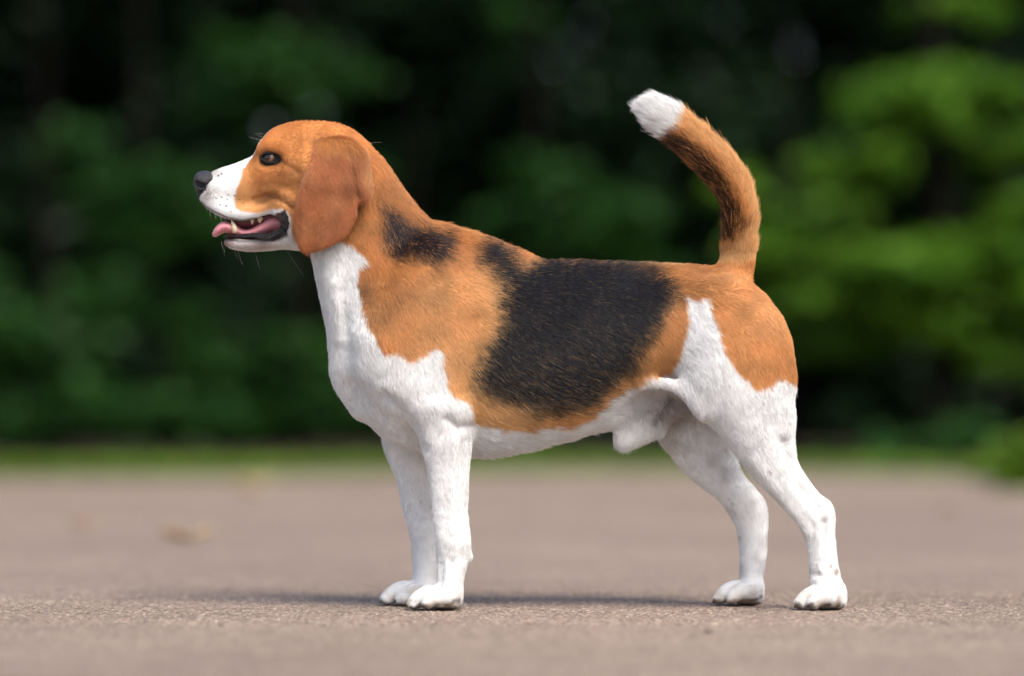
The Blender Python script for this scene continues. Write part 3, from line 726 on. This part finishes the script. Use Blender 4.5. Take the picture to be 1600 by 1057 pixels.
    pd = sst(.006, .002, v[:, 2] + (vnoise(v / .008, 43) - .5) * .004); c = mixc(c, np.tile(np.array([.03, .025, .025]), (n, 1)), pd * .9)
    return np.clip(c, .004, .95)
WSPOT = [(338, 310, 1.3), (346, 308.5, 1.4), (356, 304.5, 1.3), (344, 320, 1.4), (353, 322, 1.7), (354.5, 312.5, 1.2), (362, 313, 1), (341, 275, 1.6), (346, 272, 1.5), (366, 306, 1.2), (374, 312, 1), (352, 300, .9), (360, 331, .9), (380, 318, .9)]

MOUTH = [(320, 346), (350, 348), (380, 349), (418, 338), (446, 328), (452, 350), (443, 368), (420, 377), (390, 376), (360, 373), (330, 380)]
def set_color(me, name, c, dom='POINT'):
    a = me.attributes.new(name, 'FLOAT_COLOR', dom)
    a.data.foreach_set('color', np.concatenate([c, np.ones((len(c), 1))], 1).astype(np.float32).ravel())

def coat_mat(name, rough, spec, darken=1.0):
    m, nt, b = new_mat(name)
    a = N(nt, 'ShaderNodeAttribute', _attribute_name='coat'); 
    nt.links.new(a.outputs['Color'], b.inputs['Base Color'])
    b.inputs['Roughness'].default_value = rough; b.inputs['Specular IOR Level'].default_value = spec
    return m
M_SKIN = coat_mat('coat_skin', .8, .2); M_FUR = coat_mat('coat_fur', .40, .30)

dog = empty('beagle', (0, 0, 0))
tag(dog, 'tricolour beagle with black saddle standing side-on with raised white-tipped tail', 'dog')
body = mesh_obj('body', BV, BF.astype(np.int32), M_SKIN, dog)
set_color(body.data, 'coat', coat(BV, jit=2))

# ---------------------------------------------------------------- ear flap
EAR = [(500, 214), (521, 210), (548, 214), (572, 236), (580, 262), (586, 293), (581, 311), (571, 318), (562, 322), (559, 340), (546, 366), (526, 382), (505, 391), (488, 397), (476, 398), (466, 392), (459, 372), (457, 350), (459, 325), (467, 293), (477, 267), (486, 248), (492, 230)]
def smooth_poly(P, n=6):
    P = list(P); Q = np.array([P[-1]] + P + P[:2], float); out = []
    for i in range(1, len(Q) - 2):
        for t in np.linspace(0, 1, n, endpoint=False):
            p0, p1, p2, p3 = Q[i - 1], Q[i], Q[i + 1], Q[i + 2]
            out.append(tuple(.5 * (2 * p1 + (p2 - p0) * t + (2 * p0 - 5 * p1 + 4 * p2 - p3) * t ** 2 + (3 * p1 - p0 - 3 * p2 + p3) * t ** 3)))
    return out
def make_ear(side):
    d0 = 1 - 80 * S / CAM_D
    P = [((a - 800) * S * d0, CAM_H + (651 - b) * S * d0) for a, b in EAR]
    P = smooth_poly(P, 4)
    g = ugrid((-.236, -.085, .158 + .0), (-.136, -.030, .31), .0011)
    g = Grid(np.arange(-.236, -.136, .0011), np.arange(-.078, -.024, .0011), np.arange(.355, .515, .0011))
    XZ = np.stack(np.meshgrid(g.a[0], g.a[2], indexing='ij'), -1).reshape(-1, 2).astype(float)
    d2 = poly_dist(XZ, P, True); d2 = np.where(inside(XZ, P), -d2, d2).reshape(len(g.a[0]), len(g.a[2]))
    X = XZ[:, 0].reshape(d2.shape); Z = XZ[:, 1].reshape(d2.shape)
    PX = 800 + X / (S * d0); PY = 651 - (Z - CAM_H) / (S * d0)
    # lateral course of the leather: springs from the skull, swells out, falls close to the neck
    t = np.clip((PY - 214) / 184, 0, 1)
    tb = np.linspace(0, 1, 101); yb = np.interp(tb, [0, .08, .2, .4, .65, .85, 1], [-44, -62, -76, -84, -84, -79, -74]); yb = np.convolve(np.pad(yb, 12, mode='edge'), np.hanning(25) / np.hanning(25).sum(), 'valid'); yc = np.interp(t, tb, yb)
    yc += 9 * np.exp(-((PX - 508 + (PY - 300) * .25) / 13) ** 2) * t            # shallow valley down the flap
    yc += 3.4 * np.sin((PX - 460) / 13 + PY / 55) * t
    yc += 7 * np.exp(-(((PX - 552 - (PY - 270) * .2) / 7) ** 2)) * sst(225, 245, PY) * sst(330, 300, PY)
    yc += 12 * sst(572, 590, PX) * sst(330, 300, PY)                              # hind edge rolls in
    yc -= 9 * np.exp(-(((PX - 570) / 14) ** 2 + ((PY - 300) / 26) ** 2))           # ...over the fold
    yc += 7 * sst(476, 458, PX) * sst(230, 300, PY)                              # fore edge turns to the cheek
    yc -= 6 * np.exp(-((PX - 478 - (PY - 240) * -.3) / 12) ** 2) * sst(380, 300, PY)
    th = np.interp(t, [0, .15, .5, 1], [9, 7, 4.2, 3.2])
    yc = yc * S; th = th * S
    Y = g.a[1]
    dy = np.abs(Y[None, :, None] - yc[:, None, :]) - th[:, None, :]
    a = d2[:, None, :] + .0022; b = dy
    k = .0026; h = np.clip(.5 - .5 * (a - b) / k, 0, 1)
    g.f = (a + (b - a) * h + k * h * (1 - h)).astype(np.float32)
    v, f = surface_net(g)
    v = laplacian(v, f, 4)
    if side > 0: v = v * [1, -1, 1]; f = f[:, ::-1]
    return v, f
def ear_coat(v, rnd=None):
    p = to_px(v); n = len(v); r = rng.random((n, 6)) if rnd is None else rnd
    c = np.tile(np.array([.43, .152, .060]), (n, 1)) * (.8 + .4 * vnoise(v / .012, 51))[:, None]
    c = mixc(c, GOLD * .8, np.clip(sst(560, 585, p[:, 0]) * .5 + sst(255, 215, p[:, 1]) * .45 + (vnoise(v / .03, 53) - .5) * .5, 0, 1))
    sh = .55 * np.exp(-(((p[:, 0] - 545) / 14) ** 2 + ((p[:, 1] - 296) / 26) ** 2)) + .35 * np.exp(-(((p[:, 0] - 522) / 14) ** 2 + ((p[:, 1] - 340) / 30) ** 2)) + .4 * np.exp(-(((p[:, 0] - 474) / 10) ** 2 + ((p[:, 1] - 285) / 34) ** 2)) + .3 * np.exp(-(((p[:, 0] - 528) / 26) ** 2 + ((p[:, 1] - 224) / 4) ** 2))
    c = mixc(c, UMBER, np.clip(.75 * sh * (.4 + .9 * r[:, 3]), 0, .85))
    c = mixc(c, TAN, .8 * sst(250, 222, p[:, 1]))
    ed = look_ear(p); c = mixc(c, np.array([.62, .45, .32]), .55 * sst(-4.5, -1, ed) * (p[:, 1] > 262))  # highlight along the flap's edge, painted into the colour
    return c
def look_ear(p):
    d = poly_dist(p, smooth_poly(EAR, 3), True); return np.where(inside(p, EAR), -d, d)
ears = []
for s in (-1, 1):
    v, f = make_ear(s)
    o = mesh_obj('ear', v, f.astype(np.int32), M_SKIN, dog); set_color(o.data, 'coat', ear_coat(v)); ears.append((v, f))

# ---------------------------------------------------------------- eyes
M_EYE, nt, b = new_mat('eye_glass')
tc = N(nt, 'ShaderNodeTexCoord'); 
vm = N(nt, 'ShaderNodeVectorMath', _operation='DOT_PRODUCT')
nt.links.new(tc.outputs['Normal'], vm.inputs[0])
nmz = N(nt, 'ShaderNodeVectorMath', _operation='NORMALIZE'); nt.links.new(tc.outputs['Object'], nmz.inputs[0]); nt.links.new(nmz.outputs[0], vm.inputs[0])
vm.inputs[1].default_value = (-.50, -.862, .08)
rp = ramp(nt, vm.outputs['Value'], [(0, (.04, .03, .025)), (.58, (.03, .02, .018)), (.64, (.05, .018, .007)), (.84, (.20, .078, .026)), (.92, (.006, .004, .003)), (1, (.004, .003, .003))])
nt.links.new(rp.outputs[0], b.inputs['Base Color']); b.inputs['Roughness'].default_value = .05; b.inputs['Specular IOR Level'].default_value = .9
M_RIM = simple_mat('eye_rim', (.010, .008, .009), .7, .2, bumpv=(900, .3, .0004))
er = 11.5 * S
for s in (-1, 1):
    c = np.array(W(EYE[0] + 1, EYE[1], eye_y + 8.2)); c[1] *= -s
    v, f = sphere(er); o = mesh_obj('eye', v, f, M_EYE, dog); o.location = c
    if s > 0: o.scale = (1, -1, 1)
    # lids: an almond ring lying on the ball
    n = 40; vv = []; ff = []; m = 10
    for i in range(n):
        a = 2 * math.pi * i / n
        ux = math.cos(a) * 12.0 - 1.6; uz = (math.sin(a) * (5.8 if math.sin(a) > 0 else 5.6)) * (1 - .35 * math.cos(a) ** 4) - .6
        uz += -ux * .10
        rr = er * 1.04; dd = math.hypot(ux, uz) * S
        yy = -math.sqrt(max(rr * rr - dd * dd, 0)) if dd < rr * .8 else -rr * .6 + (dd - rr * .8) * 1.15
        P0 = np.array([ux * S, yy, uz * S]); rad = np.array([ux, 0, uz]); rad = rad / np.linalg.norm(rad)
        nrm = np.array([0, -1., 0])
        for j in range(m):
            b_ = 2 * math.pi * j / m; rt = (1.5 if math.sin(a) < 0 else 1.7) * S
            vv.append(P0 + rad * (math.cos(b_) * rt * 1.5 + rt * 1.0) + nrm * math.sin(b_) * rt * .75)
    for i in range(n):
        for j in range(m): ff.append((i * m + j, i * m + (j + 1) % m, ((i + 1) % n) * m + (j + 1) % m, ((i + 1) % n) * m + j))
    vv = np.array(vv)
    if s > 0: vv[:, 1] *= -1
    mesh_obj('eyelid', vv + c, ff, M_RIM, dog)

# ---------------------------------------------------------------- nose
g = ugrid((-.340, -.028, .420), (-.298, .028, .466), .0008)
sweep(g, balls([(315, 281.5, 0, 13.5, 19), (322, 282, 0, 15, 22), (329, 282, 0, 12.5, 20)], .9), .003)
sweep(g, balls([(312, 290, 0, 8, 12), (313, 302, 0, 6.5, 7), (315, 312, 0, 5, 5)]), .004)
for s in (-1, 1):
    sweep(g, balls([(314, 289, s * 11, 9, 9), (320, 288, s * 15, 9, 9), (326, 281, s * 16, 9, 8)]), .003)
    sweep(g, balls([(309, 287, s * 13, 4.6, 4.6), (315, 290, s * 18, 4.4, 6), (323, 290.5, s * 23, 3.0, 6), (330, 285, s * 26, 2.2, 7)]), .0022, 'sub')
sweep(g, balls([(301.5, 284, 0, 1.6, 1.3), (303, 296, 0, 1.8, 1.3), (306, 308, 0, 1.8, 1.3)]), .002, 'sub')
v, f = surface_net(g); v = laplacian(v, f, 2)
M_NOSE, nt, b = new_mat('nose_leather')
b.inputs['Base Color'].default_value = (.028, .027, .031, 1); b.inputs['Roughness'].default_value = .46
vo = N(nt, 'ShaderNodeTexVoronoi', Scale=900); bump(nt, b, vo.outputs['Distance'], .5, .0006)
mesh_obj('nose', v, f.astype(np.int32), M_NOSE, dog)

# ---------------------------------------------------------------- mouth: gums, tongue, lips, teeth
M_TONGUE = simple_mat('tongue', (.64, .27, .30), .30, .5, noise=(160, (.54, .19, .21)), bumpv=(1400, .35, .0005), sss=.15)
M_GUM = simple_mat('gum', (.12, .025, .03), .35, .5, noise=(220, (.05, .012, .015)), sss=.1)
M_LIP = simple_mat('lip', (.010, .009, .012), .30, .5, noise=(420, (.03, .024, .028)), bumpv=(420, .9, .002))
M_TOOTH = simple_mat('tooth', (.66, .58, .42), .3, .5, noise=(300, (.52, .40, .24)))
def blob(name, mat, sweeps, lo, hi, st, smooth=2, subs=()):
    g = ugrid(lo, hi, st)
    for rows, k in sweeps: sweep(g, rows, k)
    for rows, k in subs: sweep(g, rows, k, 'sub')
    v, f = surface_net(g); v = laplacian(v, f, smooth)
    if name == 'lip': v = v + vnormals(v, f) * ((vnoise(v / .0035, 71) - .5) * .0022)[:, None]
    return mesh_obj(name, v, f.astype(np.int32), mat, dog)
blob('tongue', M_TONGUE, [(balls([(446, 349, 0, 16, 30), (428, 350, 0, 15, 29), (412, 357, 0, 11, 25), (396, 364, 0, 8, 22), (380, 365, 0, 7, 20), (364, 358, -3, 9, 20), (351, 355, -5, 9, 19), (342, 360, -6, 7.2, 17), (335.5, 367, -6, 4.6, 12)], .8), .004)],
     (-.322, -.03, .372), (-.21, .03, .44), .0011)
blob('gum', M_GUM, [(balls([(452, 338, 0, 18, 30), (430, 338, 0, 14, 26), (400, 345, 0, 12, 22), (372, 346, 0, 11, 18), (354, 337, 0, 7, 16)], .8), .004),
                    (balls([(440, 366, 0, 6, 28), (415, 370, 0, 6, 24), (388, 369, 0, 5, 20), (366, 369, 0, 4.5, 16), (357, 370, 0, 3.5, 11)], .8), .003)], (-.32, -.036, .365), (-.21, .036, .44), .0013)
for s in (-1, 1):
    L = [(a, b_, s * abs(y)) for (a, b_), y in zip(LIPS, lip_y)]
    rad = [3.6, 5.6, 7.0, 7.4, 6.6, 5.2, 3.6, 2.6, 2.0, 1.6]
    blob('lip', M_LIP, [(balls([(a, b_, y, r_, r_ * .95) for (a, b_, y), r_ in zip(L, rad)]), .002)], (-.31, min(q[2] for q in L) * S - .008, .37), (-.225, max(q[2] for q in L) * S + .008, .425), .0009)
def tooth(tip, base, y, r0, n=8):
    b0 = np.array(W(*base, y)); t0 = np.array(W(*tip, y)); ax = t0 - b0; v = []; f = []
    e1 = np.array([ax[2], 0, -ax[0]]); e1 /= np.linalg.norm(e1); e2 = np.array([0, 1., 0])
    rings = [(0, 1), (.35, .98), (.65, .72), (.88, .4), (1, .12)]
    for t, k in rings:
        for i in range(n):
            a = 2 * math.pi * i / n; v.append(b0 + ax * t + e1 * (math.cos(a) * r0 * k * S + math.sin(t * math.pi) * r0 * .18 * S) + e2 * math.sin(a) * r0 * .85 * k * S)
    for j in range(len(rings) - 1):
        for i in range(n): f.append((j * n + i, j * n + (i + 1) % n, (j + 1) * n + (i + 1) % n, (j + 1) * n + i))
    f.append(tuple(range(len(v) - n, len(v)))); f.append(tuple(range(n))[::-1])
    return mesh_obj('tooth', v, f, M_TOOTH, dog)
for s in (-1, 1):
    tooth((361.5, 344), (368, 364), s * 22, 4.6)              # lower canine, standing up out of the jaw
    for (a, h, r_) in ((394, 8, 3.4), (406, 6, 4.2)): tooth((a, 343 + h), (a + 1, 340), s * (21 + (a - 393) * .18), r_)

# ---------------------------------------------------------------- claws
M_CLAW = simple_mat('claw', (.030, .024, .022), .35, .5, noise=(120, (.10, .07, .05)))
def claw(xt, L, fx, yo, y):
    g = gpy(y); n = 8; v = []; f = []
    pts = [(xt + fx * L + 6, g - 10, 4.6), (xt + fx * L, g - 9.5, 4.4), (xt + fx * L - 2.5, g - 6.5, 3.6), (xt + fx * L - 4, g - 3.4, 2.6), (xt + fx * L - 4.4, g - 1.4, 1.2)]
    for a, b_, r_ in pts:
        c = np.array(W(a, b_, y + yo))
        for i in range(n):
            t = 2 * math.pi * i / n; v.append(c + np.array([math.sin(t) * .45 * r_ * S, math.cos(t) * r_ * .8 * S, math.sin(t) * r_ * S]))
    for j in range(len(pts) - 1):
        for i in range(n): f.append((j * n + i, j * n + (i + 1) % n, (j + 1) * n + (i + 1) % n, (j + 1) * n + i))
    f.append(tuple(range(len(v) - n, len(v))))
    mesh_obj('claw', v, f, M_CLAW, dog)
for (xt, xh, y) in ((633, 723, NF), (591, 684, FF), (1239, 1321, NH), (1111, 1192, FH)):
    for s in (-1, 1):
        claw(xt, xh - xt, .05, s * 12, y); claw(xt, xh - xt, .285, s * 34, y)

# ---------------------------------------------------------------- fur
GROOM = np.array([  # traced x, y, direction x, direction up, hair length
    (322, 272, 1, .2, 1.5), (345, 264, 1, .25, 2), (320, 315, .8, -.5, 1.5), (345, 320, .9, -.35, 2), (370, 270, .95, .2, 2.5), (385, 252, .9, .35, 3), (380, 315, 1, -.2, 3), (400, 338, 1, -.1, 3),
    (408, 215, .6, .7, 3.5), (425, 205, .75, .55, 4), (412, 275, .95, -.2, 3.5), (440, 230, .95, .2, 4), (440, 280, .9, -.35, 4.5), (440, 315, .9, -.4, 4.5), (465, 192, 1, .1, 5), (480, 230, .95, -.2, 5), (520, 192, 1, -.1, 5.5), (560, 210, .85, -.5, 7),
    (360, 388, .9, -.3, 3), (400, 390, 1, -.15, 4), (440, 385, .9, -.4, 6), (470, 380, .7, -.7, 7),
    (590, 245, .6, -.75, 9), (620, 290, .55, -.82, 12), (650, 325, .65, -.72, 14), (690, 352, .85, -.45, 15), (560, 330, .35, -.93, 11), (600, 360, .45, -.88, 14), (640, 380, .6, -.78, 15), (590, 420, .3, -.95, 13),
    (500, 420, .12, -1, 9), (530, 430, .10, -1, 10), (550, 410, .55, -.8, 11), (560, 470, .3, -.95, 12), (520, 500, .08, -1, 9), (530, 580, .2, -1, 8), (555, 640, .4, -.9, 8), (600, 480, .4, -.9, 12), (640, 440, .65, -.75, 13), (600, 580, .3, -.95, 9),
    (700, 400, .85, -.5, 13), (700, 450, .75, -.65, 12), (650, 520, .4, -.9, 11), (640, 600, .3, -.95, 8), (700, 560, .5, -.87, 11), (690, 620, .3, -.95, 8), (740, 385, .95, -.3, 14), (790, 400, .95, -.3, 13), (760, 460, .85, -.5, 13), (800, 530, .82, -.57, 13),
    (770, 600, .8, -.6, 13), (780, 660, .9, -.42, 14), (760, 705, .95, -.3, 15), (850, 420, .97, -.22, 12), (880, 500, .88, -.47, 13), (900, 580, .85, -.52, 13), (850, 650, .9, -.42, 15), (850, 695, .95, -.25, 17), (920, 670, .95, -.1, 17), (960, 640, .85, -.2, 15),
    (960, 420, 1, -.1, 11), (1000, 500, .88, -.47, 12), (990, 580, .75, -.65, 12), (1050, 420, 1, -.05, 11), (1100, 425, 1, -.1, 11), (1050, 500, .8, -.6, 10), (1060, 560, .6, -.8, 9), (1050, 605, .65, -.7, 9), (1100, 470, .75, -.65, 9), (1170, 470, .8, -.6, 9),
    (1200, 520, .6, -.8, 9), (1220, 580, .3, -.95, 10), (1235, 640, .15, -1, 9), (1140, 540, .5, -.87, 9), (1130, 620, .5, -.87, 8), (1100, 640, .6, -.75, 8),
    (690, 660, .05, -1, 6.5), (700, 740, .05, -1, 6), (700, 820, .05, -1, 6), (705, 890, 0, -1, 6), (730, 720, .2, -1, 7), (650, 930, -.75, -.65, 4.5), (690, 935, -.4, -.9, 3), (715, 940, .2, -1, 4), (640, 740, .1, -1, 6), (650, 840, .1, -1, 6), (610, 935, -.75, -.65, 4.5),
    (1180, 690, .4, -.9, 7), (1210, 750, .45, -.88, 6), (1260, 790, .4, -.9, 6), (1285, 850, .08, -1, 6), (1290, 910, 0, -1, 6), (1255, 935, -.7, -.7, 4.5), (1300, 940, 0, -1, 4), (1090, 710, .5, -.87, 6), (1130, 760, .5, -.87, 5.5), (1170, 800, .35, -.93, 5.5), (1178, 860, .05, -1, 5.5), (1130, 935, -.7, -.7, 4.5), (1170, 940, 0, -1, 4),
    (1145, 425, .2, .98, 11), (1150, 385, .1, 1, 15), (1155, 340, 0, 1, 17), (1150, 300, -.25, .95, 18), (1130, 265, -.6, .8, 18), (1090, 230, -.75, .65, 18), (1050, 195, -.8, .6, 17), (1015, 165, -.85, .45, 15),
    (1000, 665, -.3, -.9, 13), (975, 690, -.2, -1, 15), (1030, 655, .2, -.95, 11)], float)
def groom(p):
    acc = np.zeros((len(p), 3)); ws = np.zeros(len(p))
    for gx_, gy_, dx, dz, ln in GROOM:
        w = 1 / ((p[:, 0] - gx_) ** 2 + (p[:, 1] - gy_) ** 2 + 12 ** 2) ** 2
        acc[:, 0] += w * dx; acc[:, 1] += w * dz; acc[:, 2] += w * ln; ws += w
    acc /= ws[:, None]; return acc

def scatter(v, f, n, weight=None):
    t = np.vstack([f[:, [0, 1, 2]], f[:, [0, 2, 3]]])
    a = np.linalg.norm(np.cross(v[t[:, 1]] - v[t[:, 0]], v[t[:, 2]] - v[t[:, 0]]), axis=1)
    if weight is not None: a = a * weight[t].mean(1)
    cs = np.cumsum(a); i = np.searchsorted(cs, rng.random(n) * cs[-1])
    r1 = np.sqrt(rng.random(n)); r2 = rng.random(n); b = np.stack([1 - r1, r1 * (1 - r2), r1 * r2], 1)
    return t[i], b

def grow(name, v, f, n, color_fn, groom_fn, weight, lift=.175, rad=.00009, lenk=.9):
    nv = vnormals(v, f); tri, bc = scatter(v, f, n, weight)
    P = (v[tri] * bc[:, :, None]).sum(1); nn = (nv[tri] * bc[:, :, None]).sum(1); nn /= np.linalg.norm(nn, axis=1, keepdims=True)
    p = to_px(P); g = groom_fn(p)
    nz = (vnoise(P / .03, 61) - .5) * .9 + (vnoise(P / .009, 62) - .5) * .35
    nz = nz * np.where(p[:, 0] < 490, .4, 1)
    ang = nz * .55 + rng.normal(0, .13, n)
    dx = g[:, 0] * np.cos(ang) - g[:, 1] * np.sin(ang); dz = g[:, 0] * np.sin(ang) + g[:, 1] * np.cos(ang)
    D = np.stack([dx, rng.normal(0, .12, n), dz], 1)
    D -= nn * (D * nn).sum(1, keepdims=True); D /= np.linalg.norm(D, axis=1, keepdims=True) + 1e-9
    ln = g[:, 2] * S * lenk * np.clip(rng.normal(1, .2, n), .45, 1.7) * (.85 + .3 * vnoise(P / .009, 63))
    tail_ = 1 + .8 * ((p[:, 1] < 400) & (p[:, 0] > 940))
    lf = lift * tail_ * np.clip(rng.normal(1, .35, n), .3, 2.2) * (.75 + .6 * vnoise(P / .012, 64))
    T = np.array([0, .34, .68, 1.0]); H = np.array([0, .55, .85, 1.0])
    C = P[:, None, :] + D[:, None, :] * (T[None, :, None] * ln[:, None, None]) + nn[:, None, :] * (H[None, :, None] * (ln * lf)[:, None, None])
    C[:, 0] -= nn * .0005
    C[:, 2:] += rng.normal(0, 1, (n, 1, 3)) * (ln * .04)[:, None, None]
    C[..., 2] = np.maximum(C[..., 2], .0004)
    hc = bpy.data.hair_curves.new(name); hc.add_curves([4] * n)
    hc.attributes['position'].data.foreach_set('vector', C.astype(np.float32).ravel())
    ra = hc.attributes.get('radius') or hc.attributes.new('radius', 'FLOAT', 'POINT')
    rr = np.outer(np.clip(rng.normal(1, .2, n), .5, 1.6) * rad * np.clip(ln / .006, .65, 1.1), [1, .95, .7, .15])
    ra.data.foreach_set('value', rr.astype(np.float32).ravel())
    c = color_fn(P, rng.random((n, 6))) * 1.0
    c = c * (1 + np.where(c.min(1, keepdims=True) > .5, .40, .5) * (rng.random((n, 1)) - .5))
    stv = vnoise(np.stack([P[:, 0] / .0018, P[:, 1] / .0018, P[:, 2] / .007], 1), 81) - .5
    c = c * (1 + .30 * stv[:, None] * (c.min(1, keepdims=True) > .45))
    at = hc.attributes.new('coat', 'FLOAT_COLOR', 'CURVE')
    at.data.foreach_set('color', np.concatenate([np.clip(c, .004, .9), np.ones((n, 1))], 1).astype(np.float32).ravel())
    hc.materials.append(M_FUR)
    o = bpy.data.objects.new(name, hc); COL.objects.link(o); o.parent = dog
    tag(o, kind='stuff')
    return o

# bare skin: round the eye, inside the mouth, nose, lips, pads
wt = np.ones(len(BV)); bp = to_px(BV)
wt[(np.hypot((bp[:, 0] - EYE[0] + 1) / 1.6, bp[:, 1] - EYE[1] - 1) < 8.2)] = 0
wt[(bp[:, 0] < 333) & (np.hypot((bp[:, 0] - 318) / 1.0, bp[:, 1] - 284) < 18)] = 0
wt[inside(bp, MOUTH)] = 0
wt[BV[:, 2] < .0035] = 0
wt *= np.where(bp[:, 0] < 470, 1.9, 1) * np.where(BV[:, 1] > .03, .6, 1)
NHAIR = 760000
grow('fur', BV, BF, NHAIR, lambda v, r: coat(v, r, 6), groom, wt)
def ear_groom(p):
    g = groom(p); g[:, 0] = .12 + .25 * (p[:, 0] - 520) / 60; g[:, 1] = -1; g[:, 2] = np.interp(p[:, 1], [212, 235, 262, 400], [15, 11, 7, 5.5]); return g
for v, f in ears:
    grow('ear_fur', v, f, 60000 if v[0, 1] < 0 else 16000, ear_coat, ear_groom, None, lift=.22)

# whiskers
def whiskers():
    pts = []
    spots = [(346, 308), (344, 320), (353, 322), (330, 322), (336, 330), (345, 335), (322, 320)]
    for (a, b_) in spots:
        y = -24 + (a - 320) * -.12
        for s in (-1, 1):
            d = np.array([random.uniform(-.25, .3), s * random.uniform(.35, .8), random.uniform(-1, -.5)]); d /= np.linalg.norm(d)
            pts.append((np.array(W(a, b_, s * -abs(y) * -1)), d, random.uniform(10, 18)))
    for (a, b_, l) in ((352, 388, 14), (372, 394, 20), (398, 395, 24), (446, 390, 42), (346, 380, 14), (366, 393, 16)):
        d = np.array([random.uniform(-.3, .55) if a < 436 else random.uniform(.3, .8), random.uniform(-.5, .3), -.9]); d /= np.linalg.norm(d)
        pts.append((np.array(W(a, b_ - 2, random.uniform(-14, 6))), d, l))
    for (a, b_) in ((412, 216), (408, 220), (416, 212)):
        d = np.array([-.75, random.uniform(-.5, 0), random.uniform(.25, .7)]); d /= np.linalg.norm(d); pts.append((np.array(W(a, b_, -14)), d, random.uniform(16, 26)))
    d = np.array([.95, -.2, .1]); pts.append((np.array(W(577, 224, -6)), d, 20))
    n = len(pts); C = np.zeros((n, 5, 3))
    for i, (p, d, l) in enumerate(pts):
        sag = np.array([random.uniform(0, .25), 0, -random.uniform(.05, .25)])
        for j, t in enumerate(np.linspace(0, 1, 5)): C[i, j] = p + (d * t + sag * t * t) * l * S
    hc = bpy.data.hair_curves.new('whiskers'); hc.add_curves([5] * n)
    hc.attributes['position'].data.foreach_set('vector', C.astype(np.float32).ravel())
    ra = hc.attributes.get('radius') or hc.attributes.new('radius', 'FLOAT', 'POINT')
    ra.data.foreach_set('value', np.tile(np.array([.00006, .000055, .00005, .00004, .00002], np.float32), n))
    hc.materials.append(simple_mat('whisker', (.62, .60, .56), .35, .5))
    o = bpy.data.objects.new('whisker_hair', hc); COL.objects.link(o); o.parent = dog; tag(o, kind='stuff')
whiskers()
